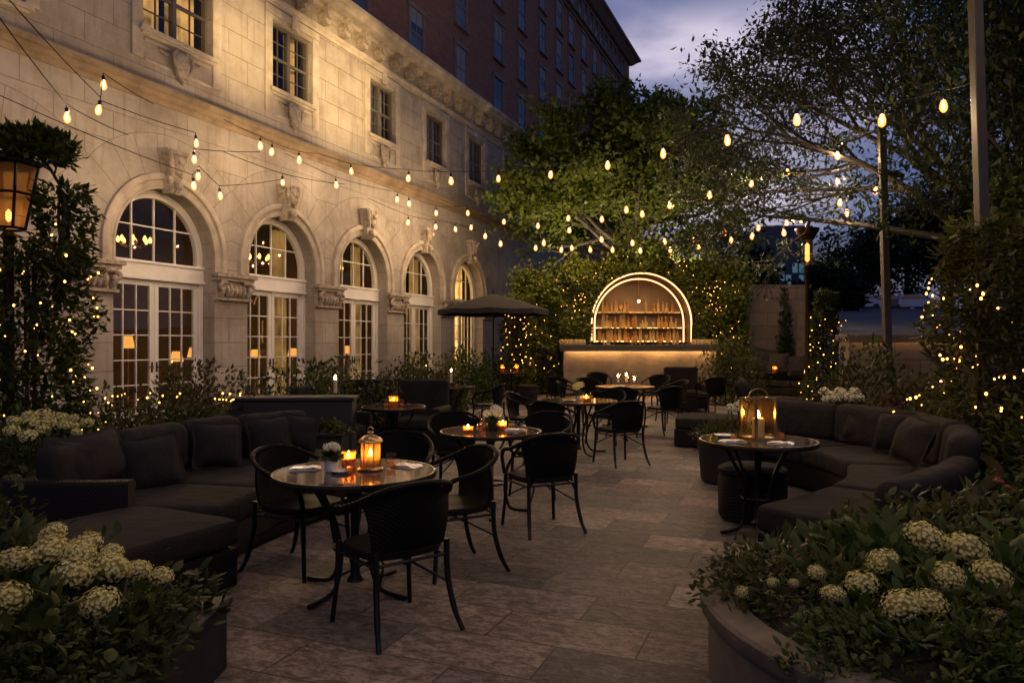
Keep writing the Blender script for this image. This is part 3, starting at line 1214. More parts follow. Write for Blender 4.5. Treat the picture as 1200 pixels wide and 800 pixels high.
# added floodlights, above the view, that make the glow on the upper wall
def added_floodlight(loc, target, w, size, label):
    d = target - loc
    t = thing('added_floodlight', label, 'light', loc, math.atan2(-d.x, d.y), 'added floodlights above the view')
    m = MB()
    m.box(-.12, .12, -.05, .03, -.09, .09)
    m.box(-.10, .10, .033, .05, -.07, .07)
    m.tube([(0, -.05, 0), (0, -.12, -.05)], .012, 6)
    m.build('housing', M['black_metal'], t, bevel=.006)
    ld = bpy.data.lights.new('flood_beam', 'SPOT')
    ld.energy = w
    ld.color = (1.0, .68, .31)
    ld.spot_size = R(size)
    ld.spot_blend = 1.0
    ld.shadow_soft_size = .08
    lo = bpy.data.objects.new('flood_beam', ld)
    COL.objects.link(lo)
    lo.parent = t
    lo.location = (0, .12, 0)
    e = Vector((0, math.hypot(d.x, d.y), d.z))
    lo.rotation_euler = e.to_track_quat('-Z', 'Y').to_euler()


added_floodlight(Vector((4.50, 7.22, 6.05)), fw(16.7, 0, 8.5), 12500, 17, 'added flood lamp, out of view, aimed at the wall beside the second upper window')
added_floodlight(Vector((4.50, 7.10, 5.80)), fw(13.1, 0, 8.2), 8000, 13, 'added flood lamp, out of view, aimed at the wall beside the yellow curtained window')

# ------------------------------------------------------------------ brick tower behind
tower = thing('brick_hotel_tower', 'tall dark red brick hotel block rising behind the stone front', 'building', F0, FROT)
YB, UE, ZR = 1.02, 54.5, 22.4
m = MB()
m.box(UL, UE, YB, YB + 16, 0 if False else 10.36, ZR)
m.box(UR + .05, UE, YB, YB + 16, 0, 10.357)
m.build('wall', M['brick'], tower)


def tmould(name, prof):
    mo = MB()
    n = len(prof)
    vs = [(UL, YB - o, z) for o, z in prof] + [(UE + .0, YB - o, z) for o, z in prof]
    vs += [(UE + o, YB + 16, z) for o, z in prof]
    vs[n:2 * n] = [(UE + o, YB - o, z) for o, z in prof]
    fs = []
    for s in range(2):
        fs += [(s * n + i, s * n + i + 1, (s + 1) * n + i + 1, (s + 1) * n + i) for i in range(n - 1)]
    mo.add(vs, fs)
    return mo.build(name, M['trim_stone2'], tower)


M['trim_stone2'] = pm('tower_trim', (.22, .17, .135), .8, 0, .3, 2, .3)
tmould('lower_cornice', [(-.02, 20.15), (.12, 20.17), (.14, 20.30), (.30, 20.34), (.32, 20.46), (-.02, 20.50)])
tmould('roof_cornice', [(-.02, 22.15), (.20, 22.2), (.55, 22.5), (.75, 22.6), (.75, 22.75), (-.02, 22.85)])
COLS = [15.5, 19.0, 22.5, 26.0, 29.7, 32.5, 35.4, 38.0, 40.2, 42.7, 45.1, 47.4, 49.8, 52.2]
wf = MB()
wf.box(-.58, -.44, -.05, .05, -.95, .95)
wf.box(.44, .58, -.05, .05, -.95, .95)
wf.box(-.66, .66, -.07, .05, .953, 1.12)
wf.box(-.62, .62, -.12, .05, -1.04, -.953)
wf.box(-.437, .437, -.02, .05, -.035, .035)
wf.box(-.018, .018, -.015, .05, -.95, .95)
wf.box(-.437, -.40, -.03, .05, -.95, .95)
wf.box(.40, .437, -.03, .05, -.95, .95)
wfm = wf.mesh('window', M['trim_stone2'])
wp = MB()
wp.quad((-.44, -.004, -.95), (.44, -.004, -.95), (.44, -.004, .95), (-.44, -.004, .95))
wpm = wp.mesh('pane', M['pane'])
wpl = wp.mesh('pane', M['pane_lit'])
bl_ = MB()
bl_.quad((-.42, 0, -1.9), (.42, 0, -1.9), (.42, 0, 0), (-.42, 0, 0))
blind_m = bl_.mesh('blind', pm('blind', (.26, .25, .24), .5, 0, .2, 3, 0, spec=.4))
for zi, z in enumerate((12.2, 14.62, 17.0, 19.15)):
    for ui, u in enumerate(COLS):
        w = link('window', wfm, tower, (u, YB, z))
        w.scale = (1, 1, .86)
        link('pane', wpm, w)
        if random.random() < .6:
            bl = link('blind', blind_m, w, (0, -.008, .95))
            bl.scale = (1, 1, random.choice([.3, .5, .5, .9]))
for u in COLS[5:]:
    for du in (-.8, .35):
        w = link('window', wfm, tower, (u + du, YB, 21.3))
        w.scale = (.75, 1, .62)
        link('pane', wpm, w)
# ------------------------------------------------------------------ wicker chair (faces +y)
def hoop_z(a):      # height of the frame round the back, a = 0 at the middle
    return .81 - .075 * a * a


def make_chair(label):
    t = thing('wicker_armchair', label, 'chair', (0, 0, 0), 0, 'wicker armchairs round the tables')
    hoop = [(-.235, .215, .445), (-.262, .205, .58), (-.285, .12, .655), (-.295, -.02, .685), (-.270, -.16, .735), (-.18, -.262, .795), (0, -.300, .815)]
    hoop = hoop + [(-x, y, z) for x, y, z in reversed(hoop[:-1])]
    m = MB()
    m.tube(spline(hoop, 6), .0165, 8)
    m.build('arm_frame', M['wicker'], t, True)
    # seat
    m = MB()
    n = 28
    def ring(s, z):
        out = []
        for i in range(n):
            a = 2 * PI * i / n
            c, sn = math.cos(a), math.sin(a)
            k = (abs(c) ** 3.2 + abs(sn) ** 3.2) ** (-1 / 3.2)
            out.append((.245 * s * k * c, .01 + .235 * s * k * sn, z))
        return out
    rings = [ring(.93, .415), ring(1.0, .425), ring(1.0, .445), ring(.96, .458), ring(.55, .452), ring(.1, .449)]
    vs = [p for r in rings for p in r]
    fs = [(i * n + k, i * n + (k + 1) % n, (i + 1) * n + (k + 1) % n, (i + 1) * n + k) for i in range(len(rings) - 1) for k in range(n)]
    fs += [tuple(range(n - 1, -1, -1)), tuple(range(5 * n, 6 * n))]
    m.add(vs, fs)
    m.build('seat', M['wicker'], t, True)
    # woven back panel
    m = MB()
    nx, nz = 14, 7
    def bp(i, j, off):
        a = -1 + 2 * i / nx
        k = j / nz
        xt, yt, zt = .262 * a, -.290 + .125 * a * a, hoop_z(a) - .006
        xb, yb, zb = .215 * a, -.215 + .035 * a * a, .452
        y = yb + (yt - yb) * k + .02 * math.sin(PI * k) * -1
        return (xb + (xt - xb) * k, y + off, zb + (zt - zb) * k)
    for off, flip in ((0.0, 0), (.018, 1)):
        vs = [bp(i, j, off) for j in range(nz + 1) for i in range(nx + 1)]
        w = nx + 1
        m.add(vs, [(j * w + i, j * w + i + 1, (j + 1) * w + i + 1, (j + 1) * w + i) for j in range(nz) for i in range(nx)])
    for i0 in (0, nx):
        q = [bp(i0, j, o) for j in range(nz + 1) for o in (0, .018)]
        m.add(q, [(2 * j, 2 * j + 1, 2 * j + 3, 2 * j + 2) for j in range(nz)])
    m.build('backrest', M['wicker'], t, True)
    for s in (-1, 1):
        m = MB()
        m.tube(spline([(s * .225, .205, .455), (s * .228, .212, .25), (s * .248, .235, 0)], 5), [.0165] * 6 + [.014] * 5, 8)
        m.build('leg', M['black_metal'], t, True)
        m = MB()
        m.tube(spline([(s * .215, -.215, .48), (s * .218, -.22, .28), (s * .235, -.265, .1), (s * .255, -.315, 0)], 5), [.0165] * 11 + [.014] * 5, 8)
        m.build('leg', M['black_metal'], t, True)
    m = MB()
    m.tube([(-.222, .20, .40), (.222, .20, .40)], .009, 6)
    m.tube([(-.214, -.218, .40), (.214, -.218, .40)], .009, 6)
    for s in (-1, 1):
        m.tube([(s * .222, .20, .39), (s * .214, -.218, .39)], .009, 6)
        m.tube(spline([(s * .226, .21, .25), (s * .06, .02, .36), (s * .214, -.218, .25)], 5), .007, 6)
    m.build('stretcher', M['black_metal'], t, True)
    return t


CHAIRS = [   # x, y, facing x, facing y, label
    (-.66, 4.10, -.62, .78, 'nearest black wicker armchair, its broad woven back turned to us at the lantern table'),
    (-.42, 5.10, -.86, -.50, 'black wicker armchair at the right side of the lantern table, its hoop back sideways'),
    (-.93, 5.85, -.02, -1, 'black wicker armchair behind the lantern table, facing us over the lantern'),
    (-1.45, 5.12, .9, -.42, 'black wicker armchair squeezed between the lantern table and the left sofa'),
    (.24, 6.22, -.42, .91, 'black wicker armchair with its back to us at the white-blossom table in the middle'),
    (.30, 7.62, -.45, -.9, 'black wicker armchair behind the right half of the white-blossom table'),
    (-.55, 7.60, .3, -.95, 'black wicker armchair behind the left half of the white-blossom table'),
    (1.38, 9.55, -.42, .9, 'black wicker armchair with its back to us, right of the cream-flower table'),
    (.50, 9.55, .45, .9, 'black wicker armchair with its back to us, left of the cream-flower table'),
    (.20, 11.0, .9, -.3, 'black wicker armchair at the left end of the cream-flower table'),
    (1.45, 11.5, -.45, -.9, 'black wicker armchair behind the cream-flower table'),
    (2.60, 12.75, -.5, .86, 'black wicker armchair at the right front of the candle-cluster table near the bar'),
    (1.86, 12.5, .2, .98, 'black wicker armchair in front of the candle-cluster table near the bar'),
    (1.15, 14.1, .95, -.2, 'black wicker armchair left of the candle-cluster table near the bar'),
    (1.05, 16.2, .5, .85, 'black wicker armchair standing alone left of the bar front'),
    (1.62, 15.4, .3, -.95, 'black wicker armchair behind the left half of the candle-cluster table'),
    (2.15, 18.4, .1, -1, 'black wicker armchair close to the left half of the bar front'),
    (3.15, 14.6, -.95, -.25, 'black wicker armchair right of the candle-cluster table'),
    (3.30, 17.0, -.6, -.8, 'black wicker armchair close to the middle of the bar front'),
    (4.35, 16.2, -.3, .95, 'black wicker armchair near the right end of the bar front'),
    (-.42, 13.4, -.95, .3, 'black wicker armchair right of the small candle table near the umbrella'),
    (-1.75, 13.2, .9, .4, 'black wicker armchair left of the small candle table near the umbrella'),
    (-1.25, 15.0, 0, -1, 'black wicker armchair behind the small candle table near the umbrella'),
    (.85, 20.2, -.9, .2, 'black wicker armchair beside the table under the umbrella'),
]
ch0 = None
for (x, y, fx, fy, lab) in CHAIRS:
    rz = math.atan2(-fx, fy)
    if ch0 is None:
        ch0 = make_chair(lab)
        ch0.location = (x, y, .004)
        ch0.rotation_euler = (0, 0, rz)
    else:
        dup(ch0, (x, y, .004), rz, lab)

# ------------------------------------------------------------------ round tables
def make_table(label, r, H=.745):
    t = thing('bistro_table', label, 'table', (0, 0, 0), 0, 'round bistro tables')
    m = MB()
    m.lathe([(r - .03, H - .028), (r - .012, H - .026), (r - .012, H - .004), (r - .016, H), (0.001, H)], 48)
    m.build('table_top', M['table_stone'], t, True)
    m = MB()
    m.sweep([((0, 0, 0), (math.cos(2 * PI * i / 48), math.sin(2 * PI * i / 48), 0), (0, 0, 1)) for i in range(49)],
            [(r - .010, H - .034), (r + .006, H - .034), (r + .010, H - .016), (r + .004, H + .001), (r - .010, H + .001)], caps=False)
    m.build('rim', M['bronze'], t, True)
    m = MB()
    m.lathe([(.055, .06), (.030, .10), (.026, .35), (.030, .60), (.06, .70), (.10, H - .036)], 14)
    m.lathe([(.15, H - .06), (.16, H - .036)], 20)
    m.build('column', M['black_metal'], t, True)
    for k in range(4):
        a = PI / 4 + k * PI / 2 + .25
        c, s = math.cos(a), math.sin(a)
        q = [(r * .72, H - .04), (r * .60, .62), (r * .34, .42), (.13, .27), (.14, .14), (r * .42, .035), (r * .80, .014)]
        m = MB()
        m.tube(spline([(c * p, s * p, z) for p, z in q], 6), .0145, 7)
        m.build('leg', M['black_metal'], t, True)
    m = MB()
    m.tube([(.13 * math.cos(2 * PI * i / 24), .13 * math.sin(2 * PI * i / 24), .27) for i in range(25)], .010, 6)
    m.build('ring', M['black_metal'], t, True)
    return t


TABLES = [   # name key, x, y, radius, label
    ('lantern', -.985, 4.66, .50, 'nearest round veined-stone table carrying the domed brass lantern'),
    ('blossom', -.195, 6.80, .46, 'round table in the middle with the white blossoms in a small pot'),
    ('cream', .93, 10.4, .54, 'round table with the ball of cream flowers, between two chair backs'),
    ('cluster', 2.10, 13.8, .54, 'round table with the cluster of candles in front of the bar'),
    ('small', -1.50, 9.40, .40, 'small round table with one glowing votive beside the dark lounge chairs'),
    ('umbrella_side', -1.15, 13.8, .46, 'round table with a tall bright candle, behind the small votive table'),
    ('wall', -1.98, 17.0, .45, 'round table by the shrubs along the hotel wall, tall candle on it'),
    ('umbrella', -.02, 20.6, .60, 'round table under the dark umbrella'),
    ('square_lantern', 2.04, 6.16, .47, 'round table inside the curve of the right sofa carrying the square lantern'),
    ('far_right', 6.75, 20.4, .62, 'round table in front of the far cushioned sofa by the stone wall'),
    ('far_edge', 6.6, 22.4, .50, 'small round table beside the bar\'s right end, half hidden behind the other far table'),
]
TP = {}
for key, x, y, r, lab in TABLES:
    t = make_table(lab, r)
    t.location = (x, y, .004)
    t.rotation_euler = (0, 0, random.uniform(0, 1.5))
    TP[key] = Vector((x, y, .750))

# ------------------------------------------------------------------ things on the tables
def flame(parent, x, y, z, h=.035, r=.008):
    m = MB()
    m.lathe([(.001, 0), (r * .8, h * .15), (r, h * .35), (r * .6, h * .7), (.001, h)], 8, (x, y, z))
    return m.build('flame', M['flame'], parent, True)


def lantern_domed(loc, label):
    t = thing('domed_lantern', label, 'lantern', loc)
    m = MB()
    m.lathe([(.105, 0), (.108, .012), (.095, .02), (.09, .028)], 28)
    m.build('base', M['brass'], t, True)
    m = MB()
    for k in range(6):
        a = k * PI / 3
        m.tube([(.082 * math.cos(a), .082 * math.sin(a), .028), (.082 * math.cos(a), .082 * math.sin(a), .232)], .0045, 6)
    m.build('posts', M['brass'], t, True)
    m = MB()
    m.lathe([(.098, .230), (.102, .238), (.098, .248), (.080, .268), (.045, .285), (.022, .290), (.020, .305), (.028, .312), (.010, .322)], 28)
    m.build('domed_lid', M['brass'], t, True)
    m = MB()
    m.tube([(.024 * math.cos(2 * PI * i / 16), 0, .335 + .020 * math.sin(2 * PI * i / 16)) for i in range(17)], .0035, 6)
    m.build('ring_handle', M['brass'], t, True)
    m = MB()
    m.lathe([(.078, .030), (.078, .229)], 28)
    o = m.mesh('glass', M['amber_glass'], True)
    link('glass', o, t)
    m = MB()
    m.lathe([(.036, .03), (.036, .115), (.028, .118)], 18)
    c = m.build('candle', M['wax'], t, True)
    flame(c, 0, 0, .122, .055, .013)
    return t


def lantern_square(loc, rz, label):
    t = thing('square_lantern', label, 'lantern', loc, rz)
    w, h = .098, .345
    m = MB()
    for sx in (-1, 1):
        for sy in (-1, 1):
            m.box(sx * w - .010, sx * w + .010, sy * w - .010, sy * w + .010, .02, h)
    m.box(-w - .012, w + .012, -w - .012, w + .012, 0, .018)
    for a, b in ((-1, 0), (1, 0)):
        for z in (h - .012,):
            m.box(a * w - .007, a * w + .007, -w + .011, w - .011, z, z + .012)
            m.box(-w + .011, w - .009, a * w - .007, a * w + .007, z, z + .012)
    m.tube(spline([(-w, 0, h + .004), (-w * .8, 0, h + .05), (0, 0, h + .075), (w * .8, 0, h + .05), (w, 0, h + .004)], 5), .004, 6)
    m.build('frame', M['brass'], t)
    m = MB()
    for s in (-1, 1):
        m.quad((s * w, -w, .02), (s * w, w, .02), (s * w, w, h - .02), (s * w, -w, h - .02))
        m.quad((-w, s * w, .02), (w, s * w, .02), (w, s * w, h - .02), (-w, s * w, h - .02))
    m.build('glass', glassmat('pale_amber_glass', (1, .86, .60), 1.45, .03, (.9, .5, .15), .03), t)
    m = MB()
    m.lathe([(.05, .02), (.05, .17), (.042, .176), (.01, .172)], 20)
    c = m.build('candle', M['wax'], t, True)
    flame(c, 0, 0, .178, .06, .014)
    return t


def votive(loc, label, r=.038, h=.075, tall=False):
    t = thing('votive_candle', label, 'candle', loc, 0, 'candles on the tables')
    m = MB()
    m.lathe([(r * .8, 0), (r, .006), (r * 1.02, h), (r * .92, h), (r * .9, .010), (.002, .008)], 18)
    m.build('glass_cup', M['amber_glass'], t, True)
    m = MB()
    m.lathe([(r * .8, .011), (r * .8, h * .55), (.002, h * .55)], 14)
    c = m.build('wax', M['wax'], t, True)
    flame(c, 0, 0, h * .56, .042, .012)
    return t


def tall_candle(loc, label, h=.20):
    t = thing('hurricane_candle', label, 'candle', loc, 0, 'tall candles in glass')
    m = MB()
    m.lathe([(.045, 0), (.045, .008), (.012, .02), (.012, .05), (.04, .065), (.052, .10), (.050, h + .05), (.047, h + .05), (.048, .10), (.03, .07)], 18)
    m.build('glass_holder', M['clear_glass'], t, True)
    m = MB()
    m.lathe([(.022, .072), (.022, h - .03), (.004, h - .03)], 12)
    c = m.build('wax', M['wax'], t, True)
    flame(c, 0, 0, h - .03, .06, .016)
    return t


def bloom_arrays(cs, rad, n=60, mat_flat=.85):
    """rounded flower heads made of four-petalled florets"""
    C, D, Ls = [], [], []
    for c, r in zip(cs, rad):
        k = np.arange(n) + .5
        ph = np.arccos(1 - 1.72 * k / n)
        th = PI * (1 + 5 ** .5) * k + rng.uniform(0, 6)
        nrm = np.stack([np.cos(th) * np.sin(ph), np.sin(th) * np.sin(ph), np.cos(ph)], 1)
        nrm = unit(nrm + rng.normal(scale=.10, size=nrm.shape))
        pos = np.array(c) + nrm * r * rng.uniform(.80, 1.08, (n, 1)) * np.array([1, 1, mat_flat])
        a = unit(np.cross(nrm, rand_dirs(n)))
        b = np.cross(nrm, a)
        for j in range(4):
            dd = (a, b, -a, -b)[j]
            C.append(pos)
            D.append(unit(dd + nrm * .45))
            Ls.append(np.full(n, r * 1.75 / n ** .5) * rng.uniform(.8, 1.2, n))
    return np.concatenate(C), np.concatenate(D), np.concatenate(Ls)


def petals(name, cs, rad, mat, parent, n=60):
    c, d, L = bloom_arrays(cs, rad, n)
    cen = np.repeat(np.asarray(cs), n, 0)
    cen = np.tile(cen, (1, 1))
    n_ = len(c)
    # petals lie on the head's surface: blade normal points outwards
    allc = np.concatenate([np.repeat(np.asarray(cs)[i:i + 1], n, 0) for _ in range(1) for i in range(len(cs))])
    order = []
    for i in range(len(cs)):
        for j in range(4):
            order.append(np.repeat(np.asarray(cs)[i:i + 1], n, 0))
    outw = unit(c - np.concatenate(order))
    s = unit(np.cross(d, outw))
    W = (L * 1.0)[:, None]
    L = L[:, None]
    V = np.stack([c, c + .55 * L * d + .52 * W * s + .05 * L * outw, c + L * d - .1 * L * outw, c + .55 * L * d - .52 * W * s + .05 * L * outw], 1).reshape(-1, 3)
    F = np.arange(n_)[:, None] * 4 + np.arange(4)[None]
    return link(name, np_mesh(name, V, F, mat), parent)


def flower_pot(loc, label, rad=.07, mat='petal_white', pot='planter_dark', heads=7):
    t = thing('flower_pot', label, 'flowers', loc, 0, 'small flower pots on the tables')
    m = MB()
    m.lathe([(.035, 0), (.042, .01), (.048, .07), (.044, .07), (.04, .06), (.002, .06)], 18)
    m.build('pot', M[pot], t, True)
    cs, rs = [], []
    for i in range(heads):
        d = rand_dirs(1)[0]
        d[2] = abs(d[2])
        cs.append((d[0] * rad * .7, d[1] * rad * .7, .10 + rad * .6 + d[2] * rad * .6))
        rs.append(rad * .45)
    petals('blossom', cs, rs, M[mat], t, 22)
    n = 60
    d = rand_dirs(n)
    d[:, 2] = np.abs(d[:, 2]) * .5
    foliage('leaves', np.tile([0, 0, .08], (n, 1)) + d * .02, unit(d), .07, .035, M['leaf_mid'], t, True)
    return t


def tumbler(loc, label, h=.09, r=.032):
    t = thing('glass_tumbler', label, 'glass', loc, 0, 'glasses on the tables')
    m = MB()
    m.lathe([(r * .85, 0), (r, h), (r * .94, h), (r * .8, .012), (.002, .010)], 16)
    m.build('bowl', M['clear_glass'], t, True)
    m = MB()
    m.lathe([(r * .79, .013), (r * .86, h * .45), (.002, h * .45)], 14)
    m.build('drink', M['amber_glass'], t, True)
    return t


def napkin(loc, rz, label):
    m = MB()
    n = 8
    vs = [(-.10 + .20 * i / n, -.055 + .11 * j / n, .006 + .006 * math.sin(i * 1.3 + j * .7) + .012 * (1 - abs(2 * i / n - 1))) for j in range(n + 1) for i in range(n + 1)]
    m.add(vs, [(j * 9 + i, j * 9 + i + 1, j * 9 + i + 10, j * 9 + i + 9) for j in range(n) for i in range(n)])
    m.box(-.10, .10, -.055, .055, .0005, .006)
    o = m.build('folded_napkin', M['white_ceramic'], None, True)
    o.location = loc
    o.rotation_euler = (0, 0, rz)
    return tag(o, label, 'napkin', 'folded napkins on the tables')


def plate(loc, label, r=.09):
    m = MB()
    m.lathe([(r * .55, 0), (r * .6, .004), (r, .016), (r * .98, .019), (r * .6, .008), (.002, .008)], 26)
    o = m.build('saucer', M['white_ceramic'], None, True)
    o.location = loc
    return tag(o, label, 'plate', 'small plates on the tables')


def off(key, dx, dy):
    return TP[key] + Vector((dx, dy, 0))


_l = lantern_domed(off('lantern', .09, .04), 'domed brass lantern with amber glass and a candle inside')
_l.scale = (.76, .76, .76)
flower_pot(off('lantern', -.14, -.03), 'pot of pale blossoms left of the domed brass lantern', .055, 'petal_white', 'white_ceramic')
votive(off('lantern', -.075, .16), 'thick lit candle in amber glass behind the pale blossoms on the lantern table', .045, .10)
tumbler(off('lantern', -.015, -.10), 'small glass in front of the domed brass lantern')
tumbler(off('lantern', .21, .10), 'small glass right of the domed brass lantern', .10)
plate(off('lantern', -.07, -.08), 'small white saucer before the domed brass lantern', .06)
napkin(off('lantern', -.33, .06), .3, 'folded pale napkin at the left edge of the lantern table')
napkin(off('lantern', .30, .16), -.5, 'folded pale napkin at the right edge of the lantern table')
flower_pot(off('blossom', .02, .03), 'pot of white blossoms on the middle table', .085)
votive(off('blossom', -.20, -.12), 'squat lit candle at the left of the white blossoms', .045, .055)
votive(off('blossom', .11, .04), 'lit amber glass candle right of the white blossoms', .035, .085)
tumbler(off('blossom', -.08, .12), 'tall glass left of the white blossoms', .15, .035)
tumbler(off('blossom', -.10, -.09), 'short dark glass in front of the white blossoms', .07, .03)
napkin(off('blossom', .22, .0), .2, 'folded napkin right of the white blossoms')
flower_pot(off('cream', .02, .0), 'ball of cream flowers on the table in the third row', .10, 'petal', 'white_ceramic', 9)
votive(off('cream', .10, -.08), 'lit votive beside the ball of cream flowers', .04, .07)
tumbler(off('cream', -.15, -.08), 'glass left of the ball of cream flowers', .10)
tumbler(off('cream', .18, .10), 'glass right of the ball of cream flowers', .12)
plate(off('cream', -.14, -.14), 'small white saucer left of the ball of cream flowers')
tall_candle(off('cluster', -.12, .05), 'left tall candle of the cluster in front of the bar', .20)
tall_candle(off('cluster', .04, .08), 'middle tall candle of the cluster in front of the bar', .22)
tall_candle(off('cluster', .17, -.02), 'right short candle of the cluster in front of the bar', .15)
tumbler(off('cluster', .04, -.15), 'glass in front of the candle cluster', .1)
plate(off('cluster', -.10, -.14), 'saucer in front of the candle cluster')
votive(off('small', .0, .0), 'glowing votive alone in the middle of the small round table', .06, .13)
tumbler(off('small', -.10, .03), 'small glass left of the lone votive')
tumbler(off('small', .10, .02), 'small glass right of the lone votive')
tall_candle(off('umbrella_side', .02, 0), 'tall bright candle in glass on the table behind the votive table', .30)
tumbler(off('umbrella_side', .12, -.08), 'glass beside the tall bright candle')
tall_candle(off('wall', .02, 0), 'tall candle by the shrubs along the hotel wall', .30)
tumbler(off('wall', -.15, -.05), 'glass left of the tall candle by the shrubs')
votive(off('wall', .25, .0), 'low votive right of the tall candle by the shrubs', .05, .08)
votive(off('umbrella', -.25, .1), 'left votive on the table under the umbrella', .05, .20)
votive(off('umbrella', .15, .0), 'right votive on the table under the umbrella', .05, .22)
for q, dx in enumerate((-.12, .0, .32)):
    tumbler(off('umbrella', dx, -.2 + .05 * q), ('left', 'middle', 'right')[q] + ' glass of the three on the table under the umbrella', .12, .035)
lantern_square(off('square_lantern', .02, .05), .35, 'square brass-framed lantern with a thick lit candle')
tumbler(off('square_lantern', -.20, .0), 'small clear glass left of the square lantern', .09)
tumbler(off('square_lantern', .19, .0), 'clear glass right of the square lantern', .13)
tumbler(off('square_lantern', .21, .13), 'second glass right of the square lantern, set further back', .10)
napkin(off('square_lantern', -.25, -.13), .2, 'white folded napkin at the near left of the square lantern')
plate(off('square_lantern', -.22, .20), 'white saucer behind the napkin by the square lantern', .085)
napkin(off('square_lantern', .10, -.25), -.4, 'napkin at the near edge of the square lantern table')
votive(off('far_right', .48, .02), 'lit amber candle on the table by the far cushioned sofa', .06, .17)
plate(off('far_right', -.1, .1), 'plate on the table by the far cushioned sofa', .14)
plate(off('far_edge', .0, .0), 'plate on the table near the right end of the bar', .14)

# candle on a stand at the dark planter by the doors
tall_candle(at(393, 466, 9.0) + Vector((0, 0, -.01)), 'candle in a glass on the end of the long dark planter', .26)

# ------------------------------------------------------------------ sofas
def path_frames(pts, n=8):
    P = spline([(x, y, 0) for x, y in pts], n)
    fr = []
    for i, p in enumerate(P):
        t = (P[min(i + 1, len(P) - 1)] - P[max(i - 1, 0)]).normalized()
        fr.append((p, Vector((t.y, -t.x, 0)), t))
    return fr      # point, inward normal (to the right of travel), tangent


def rrect(x0, x1, z0, z1, r, k=3, lean=0.0):
    pts = []
    for cx, cz, a0 in ((x1 - r, z0 + r, -90), (x1 - r, z1 - r, 0), (x0 + r, z1 - r, 90), (x0 + r, z0 + r, 180)):
        for i in range(k + 1):
            a = R(a0 + 90 * i / k)
            z = cz + r * math.sin(a)
            pts.append((cx + r * math.cos(a) + lean * (z1 - z), z))
    return pts


def sub_frames(fr, t0, t1):
    n = len(fr) - 1
    k = max(4, int((t1 - t0) * n))
    out = []
    for i in range(k + 1):
        f = (t0 + (t1 - t0) * i / k) * n
        j = min(int(f), n - 1)
        q = f - j
        out.append((fr[j][0].lerp(fr[j + 1][0], q), fr[j][1].lerp(fr[j + 1][1], q).normalized(), fr[j][2]))
    return out


def cushion_sweep(m, fr, t0, t1, prof, rnd=.06, bulge=0.0):
    fs = sub_frames(fr, t0, t1)
    L = sum((fs[i + 1][0] - fs[i][0]).length for i in range(len(fs) - 1))
    cx = sum(p[0] for p in prof) / len(prof)
    cz = sum(p[1] for p in prof) / len(prof)
    dt = (t1 - t0) * min(.25, rnd / max(L, .01))
    inner = [t0 + dt + (t1 - t0 - 2 * dt) * i / 8 for i in range(9)]
    ts = [t0, t0 + dt * .15, t0 + dt * .45] + inner + [t1 - dt * .45, t1 - dt * .15, t1]
    n = len(ts)
    frames, profs = [], []
    nn = len(fr) - 1
    for i, tt in enumerate(ts):
        f = tt * nn
        j = min(int(f), nn - 1)
        q = f - j
        o = fr[j][0].lerp(fr[j + 1][0], q)
        x = fr[j][1].lerp(fr[j + 1][1], q).normalized()
        frames.append((o, x, (0, 0, 1)))
        e = min(tt - t0, t1 - tt) / dt
        k = 1.0 if e >= 1 else math.sqrt(max(0, 1 - (1 - e) ** 2))
        a = .06
        w, h = max(p[0] for p in prof) - min(p[0] for p in prof), max(p[1] for p in prof) - min(p[1] for p in prof)
        r0 = rnd * (1 - k)
        u = (tt - t0) / (t1 - t0)
        bb = 1 + bulge * (1 - (2 * u - 1) ** 2)
        jig = random.uniform(-.006, .006)
        profs.append([(cx + (p[0] - cx) * max(.1, 1 - 2 * r0 / w) * bb, cz + (p[1] - cz) * max(.1, 1 - 2 * r0 / h) + (jig if p[1] > cz else 0)) for p in prof])
    m.sweep(frames, profs)


def sofa(label, pts, depth, segs_seat, segs_back, base_t=(0, 1), frame_t=(0, 1), arm=None):
    fr = path_frames(pts)
    o = fr[len(fr) // 2][0].copy()
    fr = [(p - o, n, t) for p, n, t in fr]
    t = thing('outdoor_sofa', label, 'sofa', o)
    m = MB()
    m.sweep([(p, n, (0, 0, 1)) for p, n, _ in sub_frames(fr, *base_t)], rrect(.02, depth - .03, .03, .27, .02))
    m.build('base', M['sofa_wicker'], t, True)
    m = MB()
    m.sweep([(p, n, (0, 0, 1)) for p, n, _ in sub_frames(fr, *frame_t)], rrect(-.11, .012, .02, .60, .025))
    m.build('back_frame', M['sofa_wicker'], t, True)
    for a, b in segs_seat:
        m = MB()
        cushion_sweep(m, fr, a + .003, b - .003, rrect(.20, depth, .272, .455, .045), .05, .012)
        sc = m.build('seat_cushion', M['fabric'], t, True)
        m = MB()
        ff = sub_frames(fr, a + .02, b - .02)
        for zz in (.441, .288):
            m.tube([p + n * (depth - .014) + Vector((0, 0, zz)) for p, n, _ in ff], .0055, 5)
        m.build('piping', M['pillow_dark'], sc, True)
    for a, b, h in segs_back:
        m = MB()
        cushion_sweep(m, fr, a + .002, b - .002, rrect(.03, .25, .44, h, .085, 4, .14), .09, .03)
        m.build('back_cushion', M['fabric'], t, True)
    return t, fr, o


